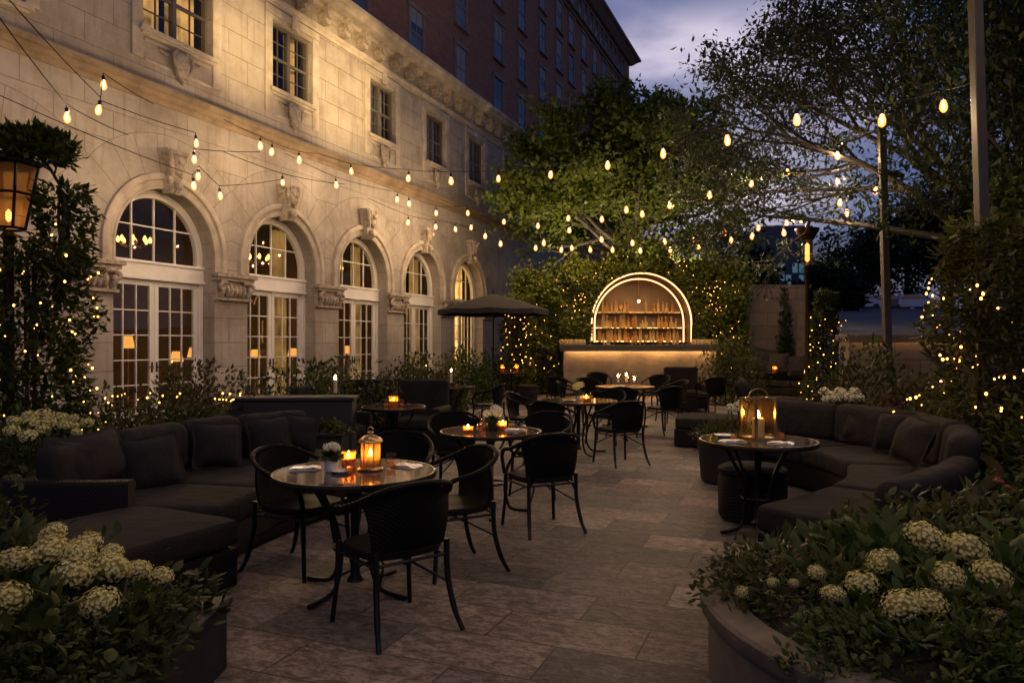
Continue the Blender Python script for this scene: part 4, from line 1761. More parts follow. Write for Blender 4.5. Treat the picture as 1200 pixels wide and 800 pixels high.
PL = [(-3.38, 5.08), (-3.30, 5.75), (-3.10, 6.50), (-2.82, 7.20), (-2.30, 7.95)]
left_sofa, _, left_o = sofa('long left charcoal sofa with plump back cushions in front of the hydrangeas', PL, 1.42, [(.0, .34), (.34, .67), (.67, 1)], [(.03, .30, .83), (.30, .54, .86), (.54, .77, .86), (.77, .985, .85)])
PR = [(3.10, 9.28), (3.78, 8.62), (4.10, 7.60), (4.03, 6.55), (3.58, 5.58), (2.90, 4.78), (2.26, 4.26)]
sofa('big curved charcoal sofa sweeping round the square lantern table', PR, 1.0, [(0, .25), (.25, .5), (.5, .76), (.76, 1)], [(.005, .19, .86), (.19, .36, .87), (.36, .53, .87), (.53, .70, .86), (.70, .97, .73)])

# chaise end of the left sofa: block with a wicker base
def ottoman(label, corner, e1, w, d, name='chaise_seat'):
    e1 = Vector((e1[0], e1[1], 0)).normalized()
    ang = math.atan2(e1.y, e1.x)
    t = thing(name, label, 'ottoman', (corner[0], corner[1], 0), ang)
    m = MB()
    m.box(-w + .01, -.01, .01, d - .01, .03, .275)
    m.build('base', M['sofa_wicker'], t, bevel=.02)
    v, f = rounded_box(w, d, .185, .05, 9, .10)
    m = MB()
    m.add([(p[0] - w / 2, p[1] + d / 2, p[2] + .37) for p in v], f)
    m.build('seat_cushion', M['fabric'], t, True)
    return t


ottoman('charcoal chaise end of the left sofa, nearest the hydrangeas', (-1.70, 4.66), (.46, .89), 1.02, .98)
# wicker arm of the left sofa
m = MB()
A = spline([(-3.52, 5.22, 0), (-3.35, 5.03, 0), (-2.95, 4.98, 0), (-2.56, 5.00, 0)], 6)
fr = []
for i, p in enumerate(A):
    tt = (A[min(i + 1, len(A) - 1)] - A[max(0, i - 1)]).normalized()
    fr.append((p, Vector((tt.y, -tt.x, 0)), (0, 0, 1)))
m.sweep(fr, rrect(-.06, .06, .02, .63, .03))
o = m.build('armrest', M['sofa_wicker'], left_sofa, True)
o.location = -left_o


def pillow(loc, rot, label, mat='pillow_dark', s=.46):
    v, f = rounded_box(s, s, .19, .085, 11, .25, .06)
    v = [(p[0], p[1], p[2]) for p in v]
    m = MB()
    out = []
    for p in v:
        a, b = abs(p[0]) / (s / 2), abs(p[1]) / (s / 2)
        k = (1 - min(1, a) ** 4) * (1 - min(1, b) ** 4)
        wob = .008 * math.sin(p[0] * 31 + loc[0] * 9) * math.sin(p[1] * 23 + loc[1] * 5)
        out.append((p[0] * (1 - .07 * (1 - b * b)), p[1] * (1 - .07 * (1 - a * a)), p[2] * (.25 + .75 * k) + wob))
    m.add(out, f)
    o = m.build('throw_pillow', M[mat], None, True)
    o.location = loc
    o.rotation_euler = rot
    return tag(o, label, 'pillow', 'throw pillows on the sofas')


def lean_pillow(px, py, d, yaw, tilt, label, mat='pillow_dark', s=.46, roll=0.0):
    """pillow standing on its edge; yaw = direction its face looks (degrees, 0 = towards -y)"""
    c = at(px, py, d)
    rot = (Matrix.Rotation(R(yaw), 3, 'Z') @ Matrix.Rotation(R(90 - tilt), 3, 'X') @ Matrix.Rotation(R(roll), 3, 'Z')).to_euler()
    return pillow((c.x, c.y, c.z), rot, label, mat, s)


lean_pillow(178, 543, 5.75, 38, 22, 'dark square pillow, third from the near end of the left sofa', 'pillow_dark', .50, 6)
lean_pillow(255, 522, 6.55, 38, 20, 'dark square pillow in the middle of the left sofa', 'pillow_dark', .47, -5)
lean_pillow(316, 512, 7.1, 30, 20, 'dark pillow near the far end of the left sofa', 'pillow_dark', .45, 4)
lean_pillow(349, 507, 7.35, 12, 16, 'pillow at the far end of the left sofa, leaning outward', 'pillow_dark', .42, -8)
lean_pillow(116, 537, 5.55, 58, 24, 'brown pillow behind the wicker end panel of the left sofa', 'pillow_brown', .48, 10)
lean_pillow(83, 545, 5.35, 70, 18, 'dark pillow slumped in the near corner of the left sofa', 'pillow_dark', .44, -12)
lean_pillow(945, 494, 8.75, -28, 20, 'dark pillow at the far end of the curved right sofa', 'pillow_dark', .46, 3)
lean_pillow(1010, 498, 8.1, -48, 22, 'brown pillow on the curved right sofa, right of the far dark one', 'pillow_brown', .46, -6)
lean_pillow(1048, 506, 7.35, -64, 22, 'dark pillow in the bend of the curved right sofa', 'pillow_dark', .46, 4)
lean_pillow(1070, 516, 6.4, -82, 24, 'brown pillow tipped forward near the arm of the curved right sofa', 'pillow_brown', .47, -6)

# far sofa by the stone wall
PF = [(7.15, 22.9), (8.5, 22.4), (9.1, 21.3), (9.0, 19.6)]
sofa('far cushioned sofa in the corner by the stone wall', PF, .95, [(0, .5), (.5, 1)], [(0, .3, .9), (.3, .62, .95), (.62, 1, .9)])
for q, (px, py, d, y, s) in enumerate(((896, 421, 22.0, -10, .75), (912, 424, 21.6, -30, .6), (935, 428, 20.6, -50, .62), (957, 432, 19.6, -75, .6))):
    lean_pillow(px, py, d, y, 22, 'large slumped cushion on the far sofa, ' + ('left end', 'left of the middle', 'right of the middle', 'right end')[q], 'pillow_brown' if q % 2 else 'pillow_dark', s, 8 * q - 10)

# lounge bench behind the small planter on the right
t = thing('lounge_chair', 'low dark lounge chair behind the planter left of the square lantern', 'chair', (3.05, 11.3, 0), R(-15))
m = MB()
m.box(-.55, .45, -.45, .45, .03, .28)
m.build('base', M['sofa_wicker'], t, bevel=.02)
v, f = rounded_box(.98, .9, .17, .05, 8, .1)
MB_ = MB()
MB_.add([(p[0] - .05, p[1], p[2] + .365) for p in v], f)
MB_.build('seat_cushion', M['fabric'], t, True)
lean_pillow(872, 459, 11.3, 60, 25, 'dark pillow standing on the low lounge chair', 'pillow_dark', .5, 12)


# dark high-backed lounge chairs beside the small votive table
def club(loc, rz, label):
    t = thing('club_chair', label, 'chair', loc, rz, 'dark club chairs')
    m = MB()
    m.box(-.40, .40, -.38, .40, .06, .30)
    for sx in (-1, 1):
        for sy in (-1, 1):
            m.box(sx * .36 - .03, sx * .36 + .03, sy * .34 - .03, sy * .34 + .03, 0, .057)
    m.build('base', M['sofa_wicker'], t, bevel=.015)
    m = MB()
    m.prism([(-.40, .303), (.40, .303), (.40, .96), (.36, .99), (-.36, .99), (-.40, .96)], -.44, -.30)
    m.build('backrest', M['pillow_dark'], t, bevel=.03)
    for s in (-1, 1):
        m = MB()
        m.box(s * .40 - .06, s * .40 + .06, -.295, .40, .303, .62)
        m.build('armrest', M['sofa_wicker'], t, bevel=.025)
    v, f = rounded_box(.66, .66, .16, .05, 8, .1)
    m = MB()
    m.add([(p[0], p[1] + .04, p[2] + .385) for p in v], f)
    m.build('seat_cushion', M['fabric'], t, True)
    return t


c0 = club((-2.18, 11.1, .004), R(190), 'dark high-backed club chair left of the small votive table')
dup(c0, (-1.42, 11.0, .004), R(170), 'dark high-backed club chair right behind the small votive table')
dup(c0, (-2.35, 9.75, .004), R(265), 'dark high-backed club chair between the long planter and the small votive table')
dup(c0, (4.0, 17.1, .004), R(185), 'dark club chair close to the right half of the bar front')

# wicker stool under the right table
t = thing('wicker_stool', 'round wicker stool with a cushion tucked under the square lantern table', 'stool', (2.12, 6.55, 0))
m = MB()
m.lathe([(.27, .01), (.29, .05), (.295, .36), (.28, .40)], 32)
m.build('base', M['sofa_wicker'], t, True)
m = MB()
m.lathe([(.27, .402), (.295, .42), (.295, .45), (.25, .475), (.002, .48)], 32)
m.build('seat_cushion', M['fabric'], t, True)
t = thing('wicker_stool', 'small stool right of the table under the umbrella', 'stool', (.42, 19.3, 0))
m = MB()
m.lathe([(.22, .01), (.24, .05), (.24, .40)], 24)
m.build('base', M['sofa_wicker'], t, True)
m = MB()
m.lathe([(.23, .402), (.25, .42), (.25, .45), (.21, .47), (.002, .475)], 24)
m.build('seat_cushion', M['pillow_brown'], t, True)

# ------------------------------------------------------------------ umbrella
t = thing('patio_umbrella', 'open dark patio umbrella on a thin pole near the golden doorway', 'umbrella', (-.52, 20.7, 0))
m = MB()
m.lathe([(.02, .06), (.02, 2.98), (.03, 3.0), (.01, 3.06)], 10)
m.build('pole', M['black_metal'], t, True)
m = MB()
m.lathe([(.30, 0), (.30, .05), (.05, .08), (.04, .30)], 24)
m.build('base', M['black_metal'], t, True)
m = MB()
N, rad, zt, ze = 8, 1.55, 2.92, 2.48
rim, vs, fs = [], [], []
sub = 4
pts = []
for j in range(5):
    k = j / 4
    for i in range(N * sub):
        a = 2 * PI * i / (N * sub)
        w = (i % sub) / sub
        sag = 1 - .035 * math.sin(PI * w) * k
        r = (.02 + (rad - .02) * k) * sag
        z = zt - (zt - ze) * (k ** 1.15) - .03 * math.sin(PI * w) * k
        pts.append((r * math.cos(a), r * math.sin(a), z))
q = N * sub
fs = [(j * q + i, j * q + (i + 1) % q, (j + 1) * q + (i + 1) % q, (j + 1) * q + i) for j in range(4) for i in range(q)]
for i in range(q):
    x, y, z = pts[4 * q + i]
    pts.append((x * 1.005, y * 1.005, z - .13))
fs += [(4 * q + i, 4 * q + (i + 1) % q, 5 * q + (i + 1) % q, 5 * q + i) for i in range(q)]
m.add(pts, fs)
cano = m.build('canopy', M['canopy'], t, False)
so = cano.modifiers.new('cloth', 'SOLIDIFY')
so.thickness = .006
for i in range(N):
    a = 2 * PI * i / N
    m = MB()
    m.tube([(.03 * math.cos(a), .03 * math.sin(a), zt - .03), (1.5 * math.cos(a), 1.5 * math.sin(a), ze - .01)], .009, 5)
    m.tube([(.03 * math.cos(a), .03 * math.sin(a), 2.25), (.75 * math.cos(a), .75 * math.sin(a), 2.68)], .007, 5)
    m.build('rib', M['black_metal'], t)
# ------------------------------------------------------------------ planting helpers
def clump_points(n, rad, clumps, spread=.30, shell=.75, flat=False):
    """points spread through a bumpy dome (rad = x, y, z half sizes, base at z = 0)"""
    cd = rand_dirs(clumps)
    cd[:, 2] = np.abs(cd[:, 2])
    cc = cd * rng.uniform(shell * .75, 1.0, (clumps, 1))
    idx = rng.integers(0, clumps, n)
    p = cc[idx] + rng.normal(scale=spread * .6, size=(n, 3))
    rr = np.linalg.norm(p, axis=1, keepdims=True)
    p = np.where(rr > 1.15, p / rr * 1.15, p)
    p[:, 2] = np.abs(p[:, 2])
    outw = unit(p + np.array([0, 0, .15]))
    return p * np.array(rad), outw


M['bloom_core'] = pm('bloom_core', (.22, .20, .06), .8, 0, .3, 8, 0)


def uncovered(p, loc, heads):
    """leaves grow round the flower heads and leave their faces open towards the patio"""
    keep = np.ones(len(p), bool)
    w = p + np.array(loc)
    for hx, hy, hz, r in heads:
        dv = w - np.array([hx, hy, hz])
        keep &= (np.linalg.norm(dv, axis=1) > r * 1.35)
        face = -np.array([hx, hy, hz - EYE])
        face = face / np.linalg.norm(face)
        al = dv @ face
        perp = np.linalg.norm(dv - al[:, None] * face, axis=1)
        keep &= ~((al > 0) & (perp < r * 1.25))
    return keep


def shrub(label, loc, rad, n, L, mat, name='shrub', cat='shrub', group=None, hexa=False, clumps=26, spread=.30, rz=0.0, W=.5, stems=7, clear=()):
    t = thing(name, label, cat, loc, rz, group)
    p, o = clump_points(n, rad, clumps, spread)
    if clear:
        keep = uncovered(p, loc, clear)
        p, o = p[keep], o[keep]
        n = len(p)
    d = unit(o * .7 + rand_dirs(n) * .75 + np.array([0, 0, .12]))
    Ls = L * rng.uniform(.6, 1.25, n)
    foliage('foliage', p, d, Ls, Ls * W, M[mat], t, hexa)
    m = MB()
    for i in range(stems):
        a = 2 * PI * i / stems + random.random()
        e = (math.cos(a) * rad[0] * .6, math.sin(a) * rad[1] * .6, rad[2] * random.uniform(.6, .9))
        m.tube(spline([(0, 0, 0), (e[0] * .3, e[1] * .3, e[2] * .5), e], 4), [.014 - .0011 * i_ for i_ in range(9)], 5)
    m.build('stems', M['bark'], t, True)
    return t


def hydrangea(label, loc, rad, n, heads, L=.11, mat='petal', leaf='leaf_mid', florets=60, group='hydrangeas'):
    """heads: list of (x, y, z, r) in world space"""
    t = thing('hydrangea_bush', label, 'flowers', loc, 0, group)
    p, o = clump_points(n, rad, 30, .32)
    # keep leaves from covering the flower heads
    keep = uncovered(p, loc, heads)
    p, o = p[keep], o[keep]
    n = len(p)
    d = unit(o * .75 + rand_dirs(n) * .65 + np.array([0, 0, .15]))
    Ls = L * rng.uniform(.55, 1.2, n)
    foliage('foliage', p, d, Ls, Ls * .62, M[leaf], t, True)
    m = MB()
    for hx, hy, hz, r in heads:
        a = Vector((hx, hy, hz)) - Vector(loc)
        m.tube(spline([(0, 0, .01), (a.x * .6, a.y * .6, a.z * .35), a], 5), .007, 5)
    m.lathe([(.02, -.01), (.025, .02), (.01, .04)], 6)
    m.build('stems', M['leaf_mid'], t, True)
    for hx, hy, hz, r in heads:
        a = Vector((hx, hy, hz)) - Vector(loc)
        q = petals('bloom', [(0, 0, 0)], [r], M[mat], t, florets)
        q.location = a
        q.scale = (random.uniform(.92, 1.1), random.uniform(.92, 1.1), random.uniform(.8, .95))
        q.rotation_euler = (random.uniform(-.35, .35), random.uniform(-.35, .35), random.uniform(0, 6))
        mm = MB()
        mm.lathe([(.001, -.5 * r), (.62 * r, -.3 * r), (.74 * r, .1 * r), (.5 * r, .5 * r), (.001, .66 * r)], 10)
        mm.build('core', M['bloom_core'], q, True)
    return t


def head(px, py, d, wpx):
    p = at(px, py, d)
    return (p.x, p.y, p.z, wpx / FOC * d / 2 * .9)


# ------------------------------------------------------------------ near left bed
m = MB()
o_ = MB()
o_.box(-3.3, -1.36, 1.9, 3.55, 0, .30)
o_.box(-3.32, -1.34, 1.88, 3.57, .303, .34)
t = thing('planter_box', 'low dark planter box at the near left under the big hydrangeas', 'planter', (0, 0, 0))
o_.build('box', M['planter_dark'], t, bevel=.01)
o_ = MB()
o_.box(-3.2, -1.45, 2.0, 3.45, .343, .36)
o_.build('soil', M['soil'], t)
H1 = [(18, 656, 3.15, 46), (10, 701, 2.95, 50), (58, 645, 3.25, 50), (62, 624, 3.6, 34), (100, 638, 3.35, 40), (92, 650, 3.2, 42), (131, 647, 3.35, 30),
      (86, 673, 3.1, 51), (129, 665, 3.25, 46), (161, 668, 3.35, 36), (189, 675, 3.35, 32), (117, 705, 2.95, 50)]
HH1 = [head(*h) for h in H1]
hydrangea('near left hydrangea bush with a dozen large cream heads', (-2.02, 3.0, .33), (.72, .55, .40), 1500, [head(*h) for h in H1], .085, 'petal', 'leaf_dark', 210)
shrub('small-leaved shrub spilling over the right corner of the low planter box', (-1.58, 2.95, .28), (.30, .50, .28), 2300, .045, 'leaf_dark', cat='shrub', clumps=34, hexa=True, clear=HH1)
shrub('dark leafy shrub at the front of the low planter box, bottom left corner', (-2.05, 2.45, .20), (.62, .42, .20), 2000, .05, 'leaf_dark', clumps=34, hexa=True, clear=HH1)
shrub('loose shrub between the wicker arm of the left sofa and the hydrangeas', (-2.85, 3.85, .0), (.62, .55, .74), 1700, .06, 'leaf_dark', clumps=30, hexa=True)

# bed behind the left sofa
H2 = [(16, 493, 6.3, 17), (35, 488, 6.5, 20), (52, 485, 6.7, 20), (14, 504, 6.1, 19), (37, 496, 6.3, 18), (57, 494, 6.4, 19), (33, 510, 6.0, 20), (50, 503, 6.2, 17),
      (70, 489, 6.6, 18), (76, 498, 6.3, 17), (86, 490, 6.6, 14), (102, 495, 6.5, 17), (88, 499, 6.4, 13), (90, 506, 6.2, 14)]
hydrangea('hydrangea bush with many pale heads behind the near end of the left sofa', (-4.02, 6.3, 0), (.75, .5, .78), 1500, [head(*h) for h in H2], .085, 'petal', 'leaf_dark', 44)
for q, (x, y, rx, ry, h, n, mt, lab) in enumerate((
        (-4.6, 8.6, .9, .6, .95, 2600, 'leaf_dark', 'dark rounded shrub behind the pale hydrangeas on the left'),
        (-5.3, 7.2, .7, .7, .95, 1600, 'leaf_dark', 'dark shrub at the far left edge under the light-wrapped column of leaves'),
        (-3.75, 9.0, .85, .55, 1.15, 2400, 'leaf_bronze', 'bronze-tinted shrub in front of the first arched door'),
        (-2.95, 9.9, .75, .55, 1.10, 2400, 'leaf_dark', 'dark shrub between the first and second arched doors'),
        (-4.3, 10.6, 1.0, .6, 1.05, 2400, 'leaf_dark', 'low shrub tight against the foot of the first pier'),
        (-2.35, 11.0, .75, .6, 1.20, 2200, 'leaf_olive', 'olive shrub in front of the second arched door'),
        (-3.3, 12.0, .8, .6, 1.10, 1800, 'leaf_dark', 'dark shrub at the foot of the second pier'),
        (-1.55, 14.4, .8, .6, 1.15, 2000, 'leaf_olive', 'olive shrub in front of the third arched door'),
        (-2.15, 16.0, .8, .6, 1.15, 1800, 'leaf_dark', 'dark shrub in front of the fourth arched door'),
        (-1.25, 18.6, .8, .6, 1.25, 1900, 'leaf_mid', 'green shrub left of the umbrella pole'),
        (-.65, 22.0, .9, .6, 1.25, 1900, 'leaf_mid', 'green shrub behind the umbrella pole'))):
    shrub(lab, (x, y, 0), (rx, ry, h), n, .085 if y < 12 else .11, mt, clumps=24)
# light string lying in the low hedge behind the sofa
# long dark planter by the doors
t = thing('long_planter', 'long dark planter trough under the shrubs by the second door', 'planter', (-2.55, 9.05, 0), R(4))
m = MB()
m.box(-.82, .62, -.2, .2, 0, .86)
m.box(-.85, .65, -.23, .23, .863, .905)
m.build('trough', M['planter_dark'], t, bevel=.01)
t = thing('small_planter', 'small square planter with low greenery at the far end of the left sofa', 'planter', (-2.05, 8.3, 0))
m = MB()
m.box(-.19, .19, -.19, .19, 0, .52)
m.box(-.21, .21, -.21, .21, .523, .56)
m.build('box', M['planter_dark'], t, bevel=.008)
shrub('low bright greenery growing in the small square planter', (-2.05, 8.3, .54), (.22, .22, .14), 520, .06, 'leaf_olive', name='potted_plant', cat='plant', clumps=14)

# ------------------------------------------------------------------ near right round planter
t = thing('round_planter', 'big round stone planter with a wide rim at the near right', 'planter', (2.10, 3.25, 0))
m = MB()
m.lathe([(1.15, 0), (1.20, .02), (1.20, .31)], 72)
m.build('wall', M['planter_stone'], t, True)
m = MB()
prof = [(1.07, .313), (1.225, .313), (1.24, .33), (1.24, .385), (1.225, .40), (1.08, .40), (1.07, .385)]
m.sweep([((0, 0, 0), (math.cos(2 * PI * i / 72), math.sin(2 * PI * i / 72), 0), (0, 0, 1)) for i in range(73)], prof, caps=False)
m.build('rim', M['planter_stone'], t, True)
m = MB()
m.lathe([(1.068, .30), (1.068, .34), (.6, .42), (.001, .46)], 48)
m.build('soil', M['soil'], t, True)
H3 = [(1083, 629, 3.5, 47), (1133, 643, 3.4, 49), (1034, 658, 3.2, 42), (1010, 683, 3.05, 42), (1110, 675, 3.1, 45), (1162, 673, 3.15, 46), (1056, 709, 2.85, 48),
      (1090, 707, 2.9, 42), (976, 695, 3.0, 28), (957, 670, 3.2, 24), (1166, 722, 2.9, 28), (871, 693, 3.25, 20), (906, 682, 3.25, 15), (930, 683, 3.25, 14)]
HH3 = [head(*h) for h in H3]
hydrangea('near right hydrangea bush with large cream heads in the round stone planter', (2.0, 3.25, .40), (.85, .6, .30), 1500, [head(*h) for h in H3], .10, 'petal', 'leaf_mid', 210)
shrub('small-leaved plant trailing over the left rim of the round stone planter', (1.36, 3.40, .36), (.46, .50, .26), 2400, .05, 'leaf_olive', clumps=30, hexa=True, clear=HH3)
shrub('small-leaved plant along the front rim of the round stone planter', (1.62, 2.72, .36), (.55, .36, .22), 2600, .048, 'leaf_mid', clumps=34, hexa=True, clear=HH3)
shrub('dark leafy plant at the bottom right corner in the round stone planter', (2.35, 2.75, .36), (.65, .50, .30), 2200, .055, 'leaf_dark', clumps=34, hexa=True, clear=HH3)
shrub('feathery shrub rising between the round planter and the curved sofa', (2.35, 4.05, .30), (.62, .42, .40), 1900, .075, 'leaf_olive', clumps=30, hexa=True, clear=HH3)

# right bed behind the curved sofa
for (x, y, rx, ry, h, n, L, mt, lab) in (
        (3.65, 4.55, .60, .55, .82, 2200, .085, 'leaf_mid', 'leafy shrub behind the arm of the curved sofa'),
        (3.1, 3.7, .6, .5, .78, 1600, .085, 'leaf_dark', 'dark broad-leaved shrub at the right edge beside the hydrangeas'),
        (4.45, 5.5, .65, .6, 1.05, 2200, .085, 'leaf_dark', 'dark glossy shrub behind the bend of the curved sofa'),
        (4.75, 6.5, .60, .6, 1.15, 2000, .085, 'leaf_mid', 'shrub at the foot of the light-wrapped post'),
        (4.85, 7.9, .70, .6, 1.10, 2200, .085, 'leaf_olive', 'olive shrub between the curved sofa and the retaining wall'),
        (5.0, 9.2, .80, .7, 1.10, 2400, .09, 'leaf_bronze', 'bronze-leaved shrub left of the light-wrapped post'),
        (5.15, 11.0, .75, .8, 1.42, 2800, .10, 'leaf_dark', 'tall dark bush behind the thin metal post'),
        (6.6, 11.4, .90, .7, 1.05, 2200, .10, 'leaf_olive', 'olive bush below the lit retaining wall'),
        (4.55, 9.9, .62, .45, 1.12, 1500, .06, 'leaf_bronze', 'rusty fine-leaved plant above the white flowers behind the curved sofa'),
        (5.65, 19.0, .95, .7, 1.55, 2600, .11, 'leaf_olive', 'warmly lit shrub right of the bar counter'),
        (5.9, 6.4, .8, .8, 1.4, 2000, .10, 'leaf_dark', 'dark shrub at the far right edge')):
    shrub(lab, (x, y, 0), (rx, ry, h), n, L, mt, clumps=28, hexa=(y < 7))
H4 = [(966, 459, 9.6, 13), (975, 463, 9.5, 13), (984, 459, 9.6, 14), (993, 465, 9.4, 14), (1002, 459, 9.6, 14), (1008, 466, 9.4, 12), (968, 467, 9.4, 11), (980, 467, 9.4, 12), (998, 467, 9.4, 12), (988, 462, 9.5, 11)]
hydrangea('row of white flowers behind the back of the curved sofa', (4.30, 9.55, 0), (.50, .30, .82), 800, [head(*h) for h in H4], .07, 'petal_white', 'leaf_mid', 26)
H5 = [(1148, 580, 4.9, 9), (1158, 573, 5.0, 10), (1170, 564, 5.1, 12), (1180, 571, 5.0, 10), (1189, 575, 5.0, 9), (1163, 581, 4.9, 8), (1183, 584, 4.9, 9)]
hydrangea('low plant with small coral pink flowers at the right edge', (3.28, 5.0, 0), (.40, .3, .58), 700, [head(*h) for h in H5], .06, 'petal_pink', 'leaf_mid', 18, 'flowers beside the hydrangeas')
# low planter by the square lantern
t = thing('round_bowl_planter', 'low dark bowl planter with grass and white flowers left of the square lantern', 'planter', (2.42, 8.3, 0))
m = MB()
m.lathe([(.26, 0), (.30, .03), (.34, .50), (.36, .54), (.31, .54), (.29, .47), (.002, .47)], 28)
m.build('bowl', M['planter_dark'], t, True)
shrub('tuft of fine grass in the low dark bowl planter', (2.36, 8.3, .48), (.30, .26, .16), 900, .09, 'leaf_olive', name='grass_tuft', cat='plant', clumps=20, W=.14)
H6 = [(856, 478, 8.3, 12), (864, 474, 8.3, 9), (868, 471, 8.35, 9), (872, 475, 8.3, 8), (877, 467, 8.4, 8), (866, 480, 8.25, 8)]
hydrangea('white flowers at the right side of the low dark bowl planter', (2.60, 8.33, .48), (.12, .12, .2), 120, [head(*h) for h in H6], .05, 'petal_white', 'leaf_mid', 18)

# ------------------------------------------------------------------ garden wall, ivy, bar
def block_wall_mat():
    t = NT('garden_stone')
    g = t.n('ShaderNodeNewGeometry')
    sp = t.n('ShaderNodeSeparateXYZ')
    t.l(g.outputs['Position'], sp.inputs[0])
    cb = t.n('ShaderNodeCombineXYZ')
    t.l(t.math('ADD', sp.outputs[0], t.math('MULTIPLY', sp.outputs[1], .8)), cb.inputs[0])
    t.l(sp.outputs[2], cb.inputs[1])
    bk = t.n('ShaderNodeTexBrick')
    t.l(cb.outputs[0], bk.inputs['Vector'])
    bk.inputs['Scale'].default_value = 1
    bk.inputs['Brick Width'].default_value = .9
    bk.inputs['Row Height'].default_value = .42
    bk.inputs['Mortar Size'].default_value = .012
    bk.inputs['Color1'].default_value = (.21, .165, .125, 1)
    bk.inputs['Color2'].default_value = (.28, .22, .17, 1)
    bk.inputs['Mortar'].default_value = (.15, .115, .09, 1)
    n1 = t.noise(g.outputs['Position'], 1.6, 6, .7)
    c = t.mix(t.math('MULTIPLY', n1, .75), bk.outputs['Color'], (.09, .07, .055, 1))
    return t.done(t.prin(c, .85, 0, .2, t.bump(t.math('SUBTRACT', n1, bk.outputs['Fac']), .5, .02)))


M['garden_stone'] = block_wall_mat()
t = thing('garden_wall', 'weathered stone garden wall closing the patio right of the ivy', 'wall', (0, 0, 0))
m = MB()
m.box(7.0, 9.45, 23.6, 24.0, 0, 3.30)
m.box(9.1, 9.5, 17.6, 23.597, 0, 2.2) if False else None
m.build('wall', M['garden_stone'], t)
m = MB()
m.box(6.95, 9.5, 23.55, 24.05, 3.303, 3.40)
m.build('coping', M['garden_stone'], t, bevel=.015)
t = thing('gate_pillar', 'pair of warm lit upright timbers beside the lamp post', 'post', (0, 0, 0))
m = MB()
for x, h in ((8.95, 2.45), (9.35, 2.05)):
    m.box(x - .12, x + .12, 22.9, 23.1, 0, h)
m.build('timbers', M['planter_stone'], t, bevel=.01)
shrub('slim dark climber growing up the stone garden wall', (8.55, 23.35, .3), (.22, .18, 2.55), 900, .15, 'leaf_dark', name='climbing_plant', cat='plant', clumps=26, spread=.3)

BX, BY, BR, BZ = 4.0, 22.95, 1.56, 2.17
t = thing('bar_alcove', 'round-arched bar alcove outlined by two glowing light tubes', 'bar', (BX, BY, 0))
m = MB()
N = 32
prof = []
WX0, WX1, WZ = -3.85, 3.05, 3.1       # backing wall of the ivy, with the arch cut out
arcp = [(-BR * math.cos(PI * i / N), BZ + BR * math.sin(PI * i / N)) for i in range(N + 1)]
m.quad((WX0, .05, 0), (-BR, .05, 0), (-BR, .05, WZ), (WX0, .05, WZ))
m.quad((BR, .05, 0), (WX1, .05, 0), (WX1, .05, WZ), (BR, .05, WZ))
for (a, za), (b, zb) in zip(arcp[:-1], arcp[1:]):
    qa, qb = max(WZ, za + .30), max(WZ, zb + .30)
    m.quad((a, .05, za), (b, .05, zb), (b, .05, qb), (a, .05, qa))
    m.quad((a, .05, qa), (b, .05, qb), (b, 1.5, qb), (a, 1.5, qa))
    m.quad((a, 1.5, 0), (a, 1.5, qa), (b, 1.5, qb), (b, 1.5, 0))
m.quad((WX0, .05, WZ), (-BR, .05, WZ), (-BR, 1.5, WZ), (WX0, 1.5, WZ))
m.quad((BR, .05, WZ), (WX1, .05, WZ), (WX1, 1.5, WZ), (BR, 1.5, WZ))
m.quad((WX0, 1.5, 0), (WX0, 1.5, WZ), (-BR, 1.5, WZ), (-BR, 1.5, 0))
m.quad((WX0, .05, 0), (WX0, .05, WZ), (WX0, 1.5, WZ), (WX0, 1.5, 0))
m.quad((WX1, .05, 0), (WX1, 1.5, 0), (WX1, 1.5, WZ), (WX1, .05, WZ))
m.quad((BR, 1.5, 0), (BR, 1.5, WZ), (WX1, 1.5, WZ), (WX1, 1.5, 0))
m.build('wall', M['soil'], t)
m = MB()
for (a, za), (b, zb) in zip([(-BR, 0)] + arcp, arcp + [(BR, 0)]):
    m.quad((a, -.04, za), (a, 1.1, za), (b, 1.1, zb), (b, -.04, zb))
    ka, kb = (1.07, 1.07)
    pa, pb = (a * 1.025, BZ + (za - BZ) * 1.025 if za > BZ else za), (b * 1.025, BZ + (zb - BZ) * 1.025 if zb > BZ else zb)
    m.quad((a, -.04, za), (b, -.04, zb), (pb[0], -.04, pb[1]), (pa[0], -.04, pa[1]))
    m.quad((pa[0], -.04, pa[1]), (pb[0], -.04, pb[1]), (pb[0], .045, pb[1]), (pa[0], .045, pa[1]))
m.build('arch_lining', M['brass'] if False else pm('arch_lining', (.13, .09, .055), .6, 0, .2, 3, .1), t, True)
m = MB()
m.quad((-BR - .1, 1.05, 0), (BR + .1, 1.05, 0), (BR + .1, 1.05, BZ + BR + .1), (-BR - .1, 1.05, BZ + BR + .1))
m.build('back_panel', pm('back_panel', (.15, .10, .05), .6, 0, .35, 1.2, .2), t)
for z in (2.52, 2.03, 1.60):
    m = MB()
    h = math.sqrt(max(.1, BR ** 2 - max(0, z - BZ) ** 2)) - .03
    m.box(-h, h, .70, 1.045, z - .035, z)
    sh = m.build('shelf', M['dark_wood'], t, bevel=.004)
    m = MB()
    m.box(-h + .05, h - .05, 1.015, 1.035, z + .002, z + .014)
    m.build('added_light_strip', emit('shelf_strip', (1.0, .50, .15), 6) if 'shelf_strip' not in bpy.data.materials else bpy.data.materials['shelf_strip'], sh)  # strip added to brighten the inside of the alcove
